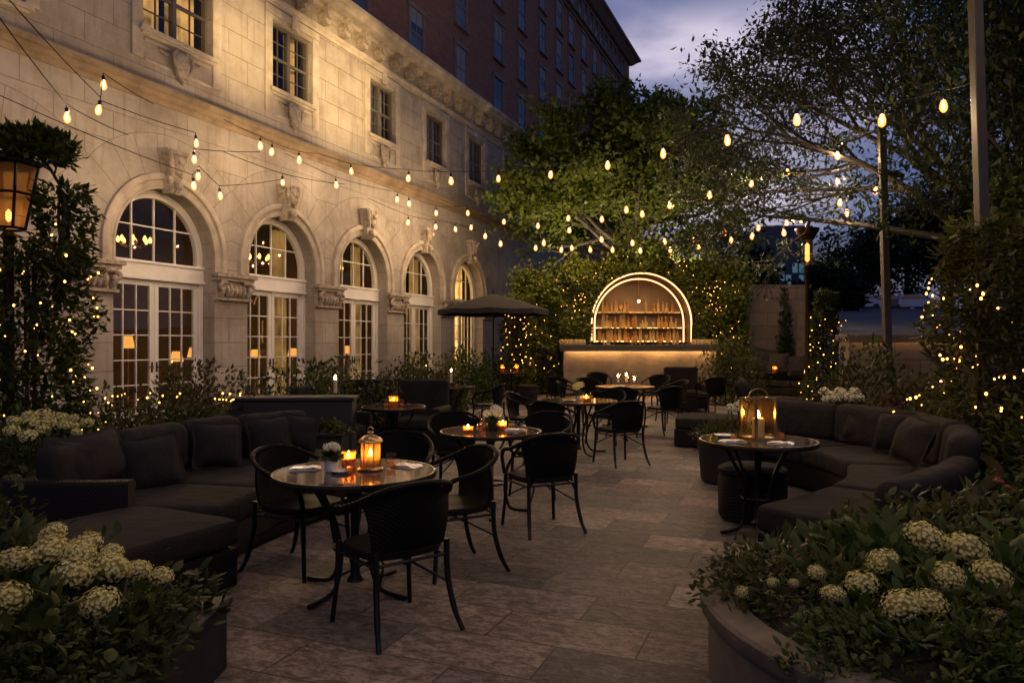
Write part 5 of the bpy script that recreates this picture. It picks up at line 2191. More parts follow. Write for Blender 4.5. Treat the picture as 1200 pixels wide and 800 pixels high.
for r, y in ((BR - .02, -.02), (BR - .16, .42)):
    m = MB()
    pts = [(-r, y, 1.58)] + [(-r * math.cos(PI * i / 40), y, BZ + r * math.sin(PI * i / 40)) for i in range(41)] + [(r, y, 1.58)]
    m.tube(pts, .019, 8)
    m.build('light_tube', M['tube_light'], t, True)
m = MB()
m.tube([(0, .5, BZ + BR - .05), (0, .5, 2.98)], .008, 5)
m.lathe([(.02, .12), (.10, .02), (.10, 0), (.02, .0)], 14, (0, .5, 2.90))
pend = m.build('added_pendant', M['brass'], t, True)  # lit pendant added to the alcove
m = MB()
m.lathe([(.001, -.05), (.035, -.02), (.03, .02), (.001, .03)], 8, (0, .5, 2.88))
m.build('lamp', emit('pendant_lamp', WARM, 60), pend, True)

t = thing('bar_counter', 'long stone-fronted bar counter with a dark top, lit from under its edge', 'bar counter', (3.74, 21.6, 0))
m = MB()
m.box(-2.22, 2.22, .10, .75, 0, 1.36)
m.build('front', pm('bar_front', (.105, .080, .058), .6, 0, .6, 1.1, .4, 14, .02), t)
m = MB()
m.box(-2.36, 2.36, -.10, .80, 1.375, 1.50)
m.box(-2.36, 2.36, -.10, -.07, 1.315, 1.372)
m.build('counter_top', M['dark_wood'], t, bevel=.012)
m = MB()
m.box(-2.15, 2.15, -.04, .0, 1.35, 1.37)
m.build('added_light_strip', emit('counter_strip', (1.0, .52, .18), 42), t)  # added strip behind the lip, making the glow below the counter top
for s in (-1, 1):
    m = MB()
    m.box(s * 2.225 - .004 + (.002 if s > 0 else -.002), s * 2.225 + .004 + (.002 if s > 0 else -.002), .08, .095, .25, 1.34)
    m.build('edge_trim', M['brass'], t)
m = MB()
m.box(-2.3, 2.3, .02, .097, 0, .12)
m.build('kick_plate', M['dark_wood'], t)

# bottles and glasses
def bottle_mesh(kind, h, r, mat):
    b = MB()
    if kind == 0:
        b.lathe([(r, 0), (r, h * .58), (r * .8, h * .68), (r * .33, h * .78), (r * .30, h * .96), (r * .38, h * .96), (r * .38, h), (.002, h)], 10)
    elif kind == 1:
        b.lathe([(r * .9, 0), (r * 1.1, h * .2), (r * 1.1, h * .45), (r * .4, h * .62), (r * .33, h * .85), (r * .6, h * .88), (r * .6, h), (.002, h)], 10)
    else:
        b.lathe([(r * .8, 0), (r * .8, .008), (r * .12, .02), (r * .12, h * .45), (r * .9, h * .6), (r, h * .8), (r * .8, h), (r * .74, h), (r * .8, h * .66), (.002, h * .6)], 10)
    return b.mesh('bottle', mat, True)


M['bottle_amber'] = glassmat('bottle_amber', (.9, .66, .36), 1.8, .03, (.92, .70, .40), .72)
M['bottle_clear'] = glassmat('bottle_clear', (.97, .92, .80), 1.9, .03, (1.0, .88, .62), .70)
M['bottle_green'] = glassmat('bottle_green', (.25, .32, .12), 1.6, .03, (.08, .12, .03), .5)
KIND = [(bottle_mesh(0, .36, .040, M['bottle_amber']), 'amber bottle'), (bottle_mesh(0, .42, .036, M['bottle_clear']), 'tall clear bottle'), (bottle_mesh(1, .30, .052, M['bottle_clear']), 'squat clear decanter'),
        (bottle_mesh(1, .33, .050, M['bottle_amber']), 'squat amber decanter'), (bottle_mesh(0, .34, .042, M['bottle_green']), 'dark green bottle'), (bottle_mesh(2, .26, .055, M['bottle_clear']), 'stemmed glass')]
for zz, y0, x0, x1, nn, where in ((2.52, .86, -1.15, 1.18, 17, 'upper shelf'), (2.03, .86, -1.3, 1.3, 19, 'lower shelf'), (1.60, .84, -1.4, 1.4, 21, 'back bar ledge'), (1.50, -.9, -1.6, 1.6, 26, 'bar counter')):
    for i in range(nn):
        if random.random() < .2:
            continue
        me, kd = KIND[random.choice([0, 0, 1, 1, 1, 2, 3, 3, 4, 5, 5])] if zz != 1.50 else KIND[random.choice([5, 5, 2, 3, 0])]
        x = x0 + (x1 - x0) * (i + random.uniform(.2, .8)) / nn
        if zz == 2.52 and abs(x) < .12:
            continue
        b = link('bottle' if kd != 'stemmed glass' else 'stemmed_glass', me, None, (BX + x - (.25 if zz == 1.5 else 0), BY + y0 + random.uniform(-.08, .08), zz + .002))
        s = random.uniform(.8, 1.5) * (.62 if zz == 1.50 else 1)
        b.scale = (s, s, s)
        tag(b, kd + ' standing on the ' + where + ' of the arched bar', 'bottle' if kd != 'stemmed glass' else 'glass', 'bottles and glasses on the ' + where)
for s in (-1, 1):
    n = 7
    t2 = thing('glass_rack', ('left' if s < 0 else 'right') + ' block of upturned glasses on the bar counter end', 'glasses', (3.74 + s * 1.95, 21.95, 1.502))
    for i in range(n):
        for j in range(2):
            g = MB()
            g.lathe([(.045, 0), (.05, .02), (.045, .14), (.02, .15), (.002, .15)], 10, (-.33 + i * .11, -.08 + j * .16, .012))
            g.build('tumbler', M['bottle_clear'], t2, True)
    g = MB()
    g.box(-.42, .42, -.16, .16, 0, .010)
    g.build('tray', M['dark_wood'], t2)

# ivy over the alcove wall
t = thing('ivy_hedge', 'thick ivy covering the wall round the arched bar', 'ivy', (BX, BY, 0))
P, O = [], []
n = 30000
x = rng.uniform(-4.0, 3.2, n * 2)
z = rng.uniform(.05, 4.6, n * 2)
top = 4.30 - .095 * np.abs(x) ** 1.6 + .14 * np.sin(x * 2.7 + 1) + .12 * np.sin(x * 5.1) + .08 * np.sin(x * 11.3)
inside = (np.hypot(x, z - BZ) < BR * 1.07 + .10 * rng.random(n * 2)) & (z > BZ) | ((np.abs(x) < BR * 1.01) & (z <= BZ))
ok = (~inside) & (z < top)
x, z = x[ok], z[ok]
dist = np.where(z > BZ, np.hypot(x, z - BZ), np.abs(x)) - BR
bulge = .10 + .38 * np.abs(np.sin(x * 2.3 + z * 1.7)) * np.abs(np.cos(z * 2.1 - x)) + .12 * np.clip(dist, 0, 1)
y = -bulge * rng.uniform(.1, 1.25, len(x)) - .05
p = np.stack([x, y, z], 1)
# loose sprays that stick out of the mass and hang over the edges
sp = []
for i in range(95):
    k = i % 3
    if k == 0:
        x_ = rng.uniform(-4.0, 3.2)
        c_ = (x_, -.3, 4.2 - .095 * abs(x_) ** 1.6 + rng.normal() * .2)
    elif k == 1:
        a_ = rng.uniform(-.15, PI + .15)
        c_ = (1.14 * BR * math.cos(a_), -.32, BZ + 1.14 * BR * math.sin(a_))
    else:
        c_ = (rng.uniform(-3.9, 3.1), -.45, rng.uniform(.8, 3.8))
    if math.hypot(c_[0], max(0, c_[2] - BZ)) < BR * 1.1:
        continue
    n_ = 70
    q_ = np.array(c_) + rng.normal(size=(n_, 3)) * np.array([.16, .09, .20])
    sp.append(q_)
p = np.concatenate([p] + sp)
rad_ = np.hypot(p[:, 0], np.maximum(p[:, 2] - BZ, 0))
p = p[rad_ > BR * 1.03]
x, y, z = p[:, 0], p[:, 1], p[:, 2]
d = unit(np.stack([rng.normal(scale=.6, size=len(x)), -np.ones(len(x)) * .55, rng.normal(scale=.5, size=len(x)) - .45], 1))
L = .12 * rng.uniform(.6, 1.3, len(x))
foliage('foliage', p, d, L, L * .75, M['leaf_ivy'], t, upb=.3)
m = MB()
for i in range(16):
    x0 = random.uniform(-3.8, 3.0)
    if abs(x0) < BR + .1:
        continue
    m.tube(spline([(x0, -.03, 0), (x0 + random.uniform(-.2, .2), -.06, 1.3), (x0 + random.uniform(-.4, .4), -.05, 2.6), (x0 + random.uniform(-.5, .5), -.04, 3.5)], 4), .016, 5)
m.tube([(-3.85, -.03, .05), (-2.0, -.05, .08), (0, -.03, .05), (3.05, -.03, .06)], .05, 6)
m.build('stems', M['bark'], t, True)


# ------------------------------------------------------------------ columns of leaves with fairy lights
led_mesh = None


def fairy(label, pts, loc, r=.012, cat='fairy lights'):
    """a wire with tiny lamps; pts are relative to loc, at most 100"""
    global led_mesh
    if led_mesh is None:
        b = MB()
        b.lathe([(.001, -1.0), (.8, -.5), (.8, .5), (.001, 1.0)], 6)
        led_mesh = b.mesh('led', M['led'], True)
    t = thing('fairy_lights', label, cat, loc, 0, 'strings of tiny warm lights')
    pts = [Vector(p) for p in pts][:100]
    m = MB()
    m.tube([p + Vector((0, 0, r * 1.3)) for p in pts], .0022, 4)
    m.build('wire', M['black_metal'], t)
    for p in pts:
        o = link('led', led_mesh, t, p)
        s = r * random.uniform(.4, 1.0)
        o.scale = (s, s, s)
    return t


def spiral(n, rx, ry, z0, z1, turns, jit=.06, bias=None):
    out = []
    for i in range(n):
        k = (i + random.uniform(-.3, .3)) / n
        a = 2 * PI * turns * k
        w = 1 - .25 * k
        out.append((math.cos(a) * rx * w + random.gauss(0, jit), math.sin(a) * ry * w + random.gauss(0, jit), z0 + (z1 - z0) * k + random.gauss(0, jit)))
    return out


def leaf_column(label, loc, rx, ry, h, n, L, mat, name='climbing_plant', W=.5, taper=.25, hexa=False):
    t = thing(name, label, 'climbing plant', loc)
    k = rng.random(n) ** .9
    a = rng.uniform(0, 2 * PI, n)
    lump = 1 + .22 * np.sin(a * 3 + k * 9) + .18 * np.sin(a * 2 - k * 17)
    rr = (1 - taper * k) * lump * np.sqrt(rng.uniform(.35, 1.1, n))
    p = np.stack([np.cos(a) * rx * rr, np.sin(a) * ry * rr, k * h], 1)
    o = np.stack([np.cos(a), np.sin(a), np.full(n, -.15)], 1)
    d = unit(o * .7 + rand_dirs(n) * .75)
    Ls = L * rng.uniform(.55, 1.25, n)
    foliage('foliage', p, d, Ls, Ls * W, M[mat], t, hexa)
    m = MB()
    for i in range(4):
        q = [(.05 * math.cos(i * 1.6 + z * 3), .05 * math.sin(i * 1.6 + z * 3), z * h * .97) for z in np.linspace(0, 1, 14)]
        m.tube(q, .016, 5)
    m.build('stems', M['bark'], t, True)
    return t


leaf_column('leafy column at the left edge wrapped in tiny lights', (-5.25, 8.1, 0), .60, .50, 2.62, 6500, .11, 'leaf_dark', taper=.18)
fairy('tiny warm lights wound through the leafy column at the left edge', spiral(100, .74, .64, .5, 2.75, 13, .08), (-5.25, 8.05, 0), .015)
leaf_column('thin leafy branch rising beside the big glass lantern at the left edge', (-4.95, 8.2, 2.3), .30, .26, 1.0, 900, .12, 'leaf_dark', taper=.2)
t = thing('climbing_plant', 'leafy branch arching over the cap of the big glass lantern', 'climbing plant', (-4.9, 8.1, 2.9))
p_, o_ = clump_points(1300, (.44, .30, .30), 22)
d_ = unit(o_ * .7 + rand_dirs(len(p_)) * .75)
foliage('foliage', p_ + np.array([-.18, -.25, .58]), d_, .12 * rng.uniform(.6, 1.2, len(p_)), .055, M['leaf_dark'], t)
m = MB()
m.tube(spline([(-.1, 0, -.9), (.05, -.05, .1), (-.02, -.12, .45), (-.18, -.22, .72)], 6), [.022] * 9 + [.016] * 10, 6)
m.tube(spline([(-.02, -.12, .45), (.12, -.25, .66), (.2, -.3, .8)], 5), .010, 5)
m.tube(spline([(-.05, -.14, .5), (-.35, -.25, .70), (-.5, -.3, .8)], 5), .010, 5)
m.build('stems', M['bark'], t, True)
leaf_column('leafy climber swallowing the lower half of the thick post at the right edge', (4.62, 7.25, 0), .55, .5, 2.75, 6500, .12, 'leaf_olive', taper=.45, W=.34)
q = []
for c_ in spiral(16, .66, .60, .5, 2.3, 7, .05):
    q += [(c_[0] + random.gauss(0, .10), c_[1] + random.gauss(0, .05), c_[2] + random.gauss(0, .05)) for _ in range(6)]
fairy('tiny warm lights bunched through the climber on the thick right post', q, (4.62, 7.2, 0), .0155)
leaf_column('dense climber at the far right edge with scattered lights', (5.55, 7.9, 0), .55, .5, 3.3, 4000, .13, 'leaf_dark', taper=.2)
fairy('few scattered tiny lights in the dense climber at the far right edge', spiral(30, .5, .5, .7, 3.0, 6, .15), (5.5, 7.8, 0), .012)
leaf_column('narrow cone of leaves by the lamp post, dense with tiny lights', (7.25, 17.2, 0), .50, .45, 2.75, 3600, .12, 'leaf_dark', taper=.65)
fairy('tiny lights covering the narrow cone of leaves by the lamp post', spiral(100, .52, .48, .15, 2.1, 15, .05), (7.22, 17.1, 0), .014)
# lights in the ivy
q = []
for i in range(100):
    a = PI * (1.02 - 1.04 * i / 99)
    rr = BR * random.uniform(1.10, 1.5)
    q.append((rr * math.cos(a), -.30 - random.random() * .12, max(.9, BZ + rr * math.sin(a)) + random.gauss(0, .1)))
fairy('tiny lights in the ivy just outside the glowing bar arch', q, (BX, BY, 0), .012)
q = [(random.uniform(-3.7, -1.8), -.36 - random.random() * .1, .6 + 2.9 * i / 90) for i in range(90)]
fairy('tiny lights scattered over the ivy left of the bar', sorted(q, key=lambda p: p[2]), (BX, BY, 0), .013)
q = [(random.uniform(1.8, 2.9), -.36 - random.random() * .1, .5 + 3.0 * i / 90) for i in range(90)]
fairy('tiny lights scattered over the ivy right of the bar', sorted(q, key=lambda p: p[2]), (BX, BY, 0), .013)
leaf_column('ivy-clad pier left of the bar, dotted with lights', (.15, 21.9, 0), .42, .35, 3.0, 3000, .12, 'leaf_ivy', taper=.1)
fairy('tiny lights on the ivy-clad pier by the umbrella', spiral(70, .42, .38, .7, 2.6, 9, .06), (.15, 21.85, 0), .014)
q = [(random.uniform(-.8, .8), random.uniform(-.25, .1), random.uniform(.0, .10)) for i in range(26)]
fairy('tiny lights lying in the low hedge behind the left sofa', sorted(q), (-3.62, 7.75, .93), .011)
shrub('low clipped hedge right behind the left sofa, sprinkled with lights', (-3.6, 7.8, 0), (.95, .4, .92), 2600, .075, 'leaf_dark', clumps=34)

# ------------------------------------------------------------------ trees
def grow(m, p, d, length, r, level, tips, spread=.7, up=.1, seg=4, nkids=(3, 5), maxl=3, ok=None):
    pts, rs = [p.copy()], [r]
    q, dd = p.copy(), d.copy()
    for i in range(seg):
        dd = (dd + Vector((random.gauss(0, .16), random.gauss(0, .16), random.gauss(0, .12) + up * .3))).normalized()
        q2 = q + dd * length / seg
        if ok is not None and len(pts) > 1 and not ok(q2):
            break
        q = q2
        pts.append(q.copy())
        rs.append(r * (1 - .62 * (i + 1) / seg))
    seg = len(pts) - 1
    m.tube(pts, rs, 7 if level == 0 else 5, caps=False)
    if level >= maxl:
        for a in pts[1:]:
            tips.append((a, dd))
        return
    if level == maxl - 1:
        for a in pts[1:]:
            tips.append((a, dd))
    for _ in range(random.randint(*nkids)):
        k = random.randint(1, seg)
        nd = (dd + Vector((random.gauss(0, spread), random.gauss(0, spread), random.gauss(0, spread * .6) + up))).normalized()
        grow(m, pts[k], nd, length * random.uniform(.55, .8), rs[k] * .75, level + 1, tips, spread, up, 4, nkids, maxl, ok)


def tree(label, base, limbs, leaf, n_per, L, sc, maxl=3, spread=.7, up=.1, W=.5, trunk=None, tr=.22, group=None, name='tree', droop=-.25, nkids=(3, 5), ok=None):
    t = thing(name, label, 'tree', base, 0, group)
    m = MB()
    tips = []
    if trunk:
        n = len(trunk)
        tp = spline(trunk, 5)
        m.tube(tp, [tr * (1 - .55 * i / (len(tp) - 1)) for i in range(len(tp))], 10)
    for (p, d, ln, r) in limbs:
        grow(m, Vector(p), Vector(d).normalized(), ln, r, 0, tips, spread, up, 4, nkids, maxl, ok)
    m.build('trunk', M['bark'], t, True)
    T = np.array([tuple(p) for p, _ in tips])
    idx = np.repeat(np.arange(len(T)), n_per)
    c = T[idx] + rng.normal(scale=sc, size=(len(idx), 3)) * np.array([1, 1, .30])
    d = unit(rand_dirs(len(idx)) + np.array([0, 0, droop]))
    Ls = L * rng.uniform(.6, 1.25, len(idx))
    foliage('crown', c, d, Ls, Ls * W, M[leaf], t)
    return t


# maple over the bar, in front of the hotel
base = Vector((4.05, 25.6, 0))
limbs = []
for k in range(13):
    a = 2 * PI * k / 13 * 2.4 + random.uniform(-.2, .2)
    h = 3.8 + 3.9 * k / 12
    limbs.append(((0, 0, h), (math.cos(a), math.sin(a) * .8, .22 + .45 * k / 12), 3.3 - 1.6 * k / 12, .11))
limbs += [((0, 0, 6.0), (-.8, -.4, .35), 3.0, .12), ((0, 0, 5.0), (-1, -.3, .08), 3.3, .12), ((0, 0, 4.6), (1, -.4, .15), 3.8, .12), ((0, 0, 4.3), (.3, -1, .1), 3.0, .1), ((0, 0, 4.4), (-.5, -.9, .12), 3.2, .1), ((0, 0, 7.5), (.1, 0, 1), 2.2, .1), ((0, 0, 7.0), (.7, .1, .5), 2.6, .1), ((0, 0, 5.6), (.9, .3, .3), 3.6, .11)]
tree('broad green tree rising behind the ivy and the arched bar', base, limbs, 'leaf_tree', 9, .20, .24, 3, .60, .06, .62, [(0, 0, 0), (.1, 0, 2.5), (-.1, .1, 5), (.1, 0, 8.2)], .30, droop=-.15,
     ok=lambda q: ((q.x + .35) / 4.6) ** 2 + (q.y / 4.2) ** 2 + ((q.z - 6.4) / 4.0) ** 2 < .92 + .30 * math.sin(q.x * 2.1 + q.z * 1.3) * math.sin(q.z * 2.3 - q.x))

for x_, y_, lab in ((2.5, 24.7, 'added lamp hidden above the bar wall, under the left half of the tree'), (5.6, 24.7, 'added lamp hidden above the bar wall, under the right half of the tree')):
    t = thing('added_uplight', lab, 'light', (x_, y_, 3.1), 0, 'added uplights under the broad tree')  # hidden lamps added to light the tree from below
    m = MB()
    m.box(-.08, .08, -.06, .06, 0, .04)
    m.lathe([(.045, .045), (.06, .07), (.06, .16), (.05, .16), (.045, .10)], 12)
    m.build('housing', M['black_metal'], t, bevel=.004)
    ld = bpy.data.lights.new('uplight_beam', 'SPOT')
    ld.energy = 420
    ld.color = (1.0, .74, .40)
    ld.spot_size = R(120)
    ld.spot_blend = .8
    ld.shadow_soft_size = .05
    lo = bpy.data.objects.new('uplight_beam', ld)
    COL.objects.link(lo)
    lo.parent = t
    lo.location = (0, 0, .18)
    lo.rotation_euler = Vector((0, -.15, 1)).to_track_quat('-Z', 'Y').to_euler()

# spreading tree on the right, over the string lights
base = Vector((8.9, 12.6, 0))
limbs = [((-.4, 0, 2.9), (-1, .0, .85), 4.2, 0.096), ((-.2, 0, 3.2), (-.75, -.35, 1.0), 3.8, 0.090), ((0, 0, 3.4), (-.2, -.6, 1), 3.6, 0.084), ((.1, 0, 3.6), (.5, -.2, 1), 3.2, 0.078), ((-.5, .1, 3.0), (-1.0, .35, .45), 4.4, 0.078),
         ((-.3, .1, 3.4), (-.8, .6, .9), 4.0, 0.078), ((0, 0, 3.8), (-.35, .2, 1.2), 4.0, 0.078), ((-.2, 0, 3.4), (-.9, -.7, .6), 3.4, 0.072), ((-1.6, 0, 4.2), (-1, -.1, .9), 3.4, 0.060), ((-1.2, 0, 4.0), (-.9, .2, 1.3), 3.6, 0.060), ((-2.2, .1, 4.4), (-1, .0, .25), 2.8, 0.048)]
tree('dark spreading tree on the right with fine leaves over the string lights', base, limbs, 'leaf_night', 12, .115, .18, 3, .62, .05, .42, [(.15, .1, 0), (.0, 0, 1.5), (-.15, 0, 2.8), (.05, 0, 4.0)], .22, nkids=(4, 5),
     ok=lambda q: q.z > 3.4 - base.z and q.x + 8.9 > 3.3 + .72 * max(0, q.z - 5.5) + .06 * abs(q.y))
base = Vector((9.3, 9.2, 0))
limbs = [((0, 0, 2.2), (-.7, .2, .9), 3.0, .13), ((0, 0, 2.8), (-.5, -.3, 1), 3.2, .12), ((0, 0, 3.0), (-.3, .4, 1), 3.4, .12), ((0, 0, 2.0), (-.9, .1, .5), 2.6, .10), ((0, 0, 3.2), (-.8, 0, 1.1), 3.4, .12), ((0, 0, 3.2), (.3, 0, 1.1), 3.0, .12)]
tree('second dark tree at the far right edge behind the thick post', base, limbs, 'leaf_night', 15, .125, .22, 3, .6, .05, .42, [(0, 0, 0), (.05, 0, 1.6), (0, 0, 3.4)], .24, nkids=(4, 5))

# ------------------------------------------------------------------ beyond the right wall: street on the slope, trees, cars, a building
m = MB()
V_ = [(5.9, 13.4, 1.62), (26, 13.4, 1.62), (75, 62, 4.45), (27.3, 62, 4.45), (75, 140, 5.2), (61, 140, 5.2)]
m.add(V_[:4], [(0, 1, 2, 3)])
m.add([V_[3], V_[2], V_[4], V_[5]], [(0, 1, 2, 3)])
m.add([(26, 13.4, -.1), (26, 13.4, 1.62), (75, 62, 4.45), (75, 62, -.1)], [(0, 1, 2, 3)])
m.add([(5.9, 13.4, -.1), (5.9, 13.4, 1.62), (27.3, 62, 4.45), (27.3, 62, -.1)], [(0, 1, 2, 3)])
structure(m.build('street', pm('asphalt', (.050, .052, .058), .8, 0, .2, 1.5, .3, 40)))
t = thing('retaining_wall', 'warm lit stone retaining wall below the sloping street', 'wall', (0, 0, 0))
m = MB()
m.box(5.9, 26, 13.0, 13.39, 0, 1.60)
m.build('wall', M['garden_stone'], t)
m = MB()
m.box(5.85, 26, 12.88, 13.45, 1.603, 1.70)
m.box(5.85, 26, 12.88, 12.905, 1.565, 1.600)
m.build('coping', M['planter_stone'], t, bevel=.012)
m = MB()
m.box(5.95, 12.5, 12.925, 12.945, 1.588, 1.60)
m.build('added_light_strip', M['strip_light'], t)  # strip added under the coping to light the wall face


def car(label, loc, rz, paint):
    t = thing('parked_car', label, 'car', loc, rz, 'cars parked up the street')
    m = MB()
    out = [(-2.1, .35), (-2.15, .75), (-1.75, .92), (-1.1, .98), (-.65, 1.40), (.75, 1.43), (1.4, 1.02), (2.05, .90), (2.15, .6), (2.1, .35)]
    m.prism(out, -.85, .85)
    m.build('body', paint, t, bevel=.08)
    m = MB()
    for s in (-1, 1):
        m.prism([(-.95, 1.02), (-.60, 1.34), (.68, 1.36), (1.18, 1.04)], s * .856 - .003, s * .856 + .003)
    m.build('window', M['pane'], t)
    for x in (-1.3, 1.3):
        for s in (-1, 1):
            m = MB()
            m.tube([(x, s * .66, .33), (x, s * .87, .33)], .33, 16)
            m.build('wheel', M['black_metal'], t)
    for s in (-1, 1):
        m = MB()
        m.box(2.10, 2.16, s * .62 - .16, s * .62 + .16, .62, .74)
        m.build('headlight', M['white_ceramic'], t)
    return t


car_white = pm('car_paint_pale', (.55, .56, .58), .3, 0, .05, 1, 0)
car_dark = pm('car_paint_dark', (.05, .06, .08), .3, 0, .05, 1, 0)
car('pale parked car far up the street, left of the thin metal post', at(1003, 361, 63) + Vector((0, 0, -.3)), R(10), car_white)
car('dark parked car far up the street beside the pale one', at(1032, 361, 64) + Vector((0, 0, -.3)), R(5), car_dark)
car('pale parked car far up the street, right of the thin metal post', at(1063, 361, 64) + Vector((0, 0, -.3)), R(-5), car_white)

for q, (px, d, z0, h, w, lab) in enumerate(((1010, 70, 4.3, 8.5, 4.2, 'round dark tree beyond the street, just left of the thin metal post'), (1062, 74, 4.4, 13.0, 5.2, 'tall dark tree beyond the street between the two posts'),
                                           (1105, 70, 4.4, 12.5, 5.2, 'tall dark tree beyond the street left of the light-wrapped post'), (1165, 66, 4.4, 13.0, 5.5, 'dark tree beyond the street behind the thick post'),
                                           (1225, 62, 4.4, 12.0, 6.0, 'dark tree beyond the street at the far right edge'),
                                           (2250, 13, 1.0, 10.0, 5.0, 'dark tree right of the street, beyond the right edge of the view'), (4500, 6, 1.0, 10.0, 5.0, 'dark tree beside the patio, beyond the right edge of the view'),
                                           (880, 52, 0.0, 6.6, 2.4, 'dark tree mass behind the stone garden wall'), (868, 46, 0, 7.4, 3.0, 'dark tree between the bar and the garden wall, behind both'), (972, 50, 3.2, 3.4, 2.0, 'low dark bush behind the garden wall beside the lamp'))):
    t = thing('distant_tree', lab, 'tree', ((px - 600) / FOC * d, d, z0), 0, 'dark trees beyond the patio')
    n = 5200
    cd = rand_dirs(46)
    cc = cd * rng.uniform(.35, .95, (46, 1))
    idx = rng.integers(0, 46, n)
    p = (cc[idx] + rng.normal(scale=.15, size=(n, 3))) * np.array([w, w, h * .48]) + np.array([0, 0, h * .56])
    Ls = .50 * rng.uniform(.6, 1.3, n)
    foliage('crown', p, unit(rand_dirs(n) + np.array([0, 0, -.2])), Ls, Ls * .6, M['leaf_night'], t)
    m = MB()
    m.tube([(0, 0, -.5), (.1, 0, h * .3), (0, .1, h * .7)], [.32, .26, .10], 8)
    for k in range(7):
        a = k * .9
        m.tube([(0, 0, h * (.25 + .05 * k)), (math.cos(a) * w * .6, math.sin(a) * w * .6, h * (.45 + .06 * k))], [.14, .04], 5)
    m.build('trunk', M['bark'], t, True)

t = thing('distant_building', 'grey building far off with a pale blue lit glass front', 'building', (0, 0, 0))
m = MB()
c = at(930, 402, 85)
m.box(c.x - 3.2, c.x + 2.2, 85, 95, 0, 15.0)
m.build('wall', pm('far_wall', (.10, .095, .11), .8, 0, .1, .2, 0), t)
m = MB()
m.box(c.x + 2.203, c.x + 2.9, 86, 94, 0, 11.5)
m.build('wing', pm('far_wing', (.06, .065, .08), .8, 0, .1, .2, 0), t)
glow = emit('far_window', (.22, .42, .62), .11)
for i in range(5):
    for j in range(3):
        if (i + j) % 4 == 3:
            continue
        m = MB()
        m.box(c.x - 1.6 + i * .74, c.x - 1.05 + i * .74, 84.95, 84.99, 6.9 + j * 1.35, 8.0 + j * 1.35)
        m.build('window', glow, t)

# ------------------------------------------------------------------ posts and lamps
def post(label, base, top, w):
    base, top = Vector(base), Vector(top)
    t = thing('light_post', label, 'post', base)
    m = MB()
    q = top - base
    m.sweep([((0, 0, 0), (1, 0, 0), (0, 1, 0)), (q, (1, 0, 0), (0, 1, 0))], [(-w / 2, -w / 2), (w / 2, -w / 2), (w / 2, w / 2), (-w / 2, w / 2)])
    m.build('shaft', M['grey_post'], t, bevel=.008)
    m = MB()
    m.box(-w * .9, w * .9, -w * .9, w * .9, 0, .03)
    m.build('base_plate', M['grey_post'], t)
    m = MB()
    m.tube([q + Vector((-w * .9, 0, -.10)), q + Vector((w * .5, 0, -.10))], .012, 6)
    m.build('hook', M['black_metal'], t)
    return t


post('thin square metal post left of the climbing lights, carrying the string lights', on_floor(1043, 12.0), at(1033, 148, 12.0), .11)
post('thick square metal post at the right edge rising out of the climber', on_floor(1161, 7.3), at(1141, -60, 7.3), .10)


def street_lamp(label, loc, h, s, rz=0.0, lit=8):
    t = thing('street_lamp', label, 'street lamp', loc, rz, 'old-fashioned lantern street lamps')
    m = MB()
    m.lathe([(.13 * s, 0), (.13 * s, .08), (.07 * s, .25), (.045 * s, .5), (.036 * s, h - .75 * s), (.06 * s, h - .72 * s), (.03 * s, h - .68 * s)], 14)
    m.build('pole', M['bronze'], t, True)
    m = MB()
    z0, z1 = h - .66 * s, h - .18 * s
    for k in range(6):
        a = k * PI / 3
        m.tube([(.11 * s * math.cos(a), .11 * s * math.sin(a), z0), (.20 * s * math.cos(a), .20 * s * math.sin(a), z1)], .012 * s, 5)
    for r, z in ((.115, z0), (.165, (z0 + z1) / 2 + .03), (.205, z1)):
        m.tube([(r * s * math.cos(i * PI / 3), r * s * math.sin(i * PI / 3), z) for i in range(7)], .011 * s, 5)
    m.build('frame', M['black_metal'], t)
    m = MB()
    for k in range(6):
        a, b = k * PI / 3, (k + 1) * PI / 3
        m.quad((.108 * s * math.cos(a), .108 * s * math.sin(a), z0), (.108 * s * math.cos(b), .108 * s * math.sin(b), z0), (.198 * s * math.cos(b), .198 * s * math.sin(b), z1), (.198 * s * math.cos(a), .198 * s * math.sin(a), z1))
    m.build('glass', glassmat('lamp_glass', (.9, .74, .5), 1.4, .2, (.55, .36, .17), .62) if 'lamp_glass' not in bpy.data.materials else bpy.data.materials['lamp_glass'], t)
    m = MB()
    m.lathe([(.235 * s, z1 + .004), (.235 * s, z1 + .02 * s), (.12 * s, z1 + .07 * s), (.05 * s, z1 + .10 * s), (.03 * s, z1 + .15 * s), (.001, z1 + .17 * s)], 6)
    m.build('cap', M['black_metal'], t)
    m = MB()
    m.lathe([(.001, 0), (.018 * s, .02 * s), (.020 * s, .07 * s), (.001, .1 * s)], 10, (0, 0, z0 + .05 * s))
    m.build('lamp', emit('street_lamp_bulb', (1, .46, .13), 5) if 'street_lamp_bulb' not in bpy.data.materials else bpy.data.materials['street_lamp_bulb'], t, True)
    return t


street_lamp('big glass lantern on a post at the left edge, half hidden by leaves', ((10 - 600) / FOC * 8.0, 8.0, 0), 3.72, 1.42, .3)

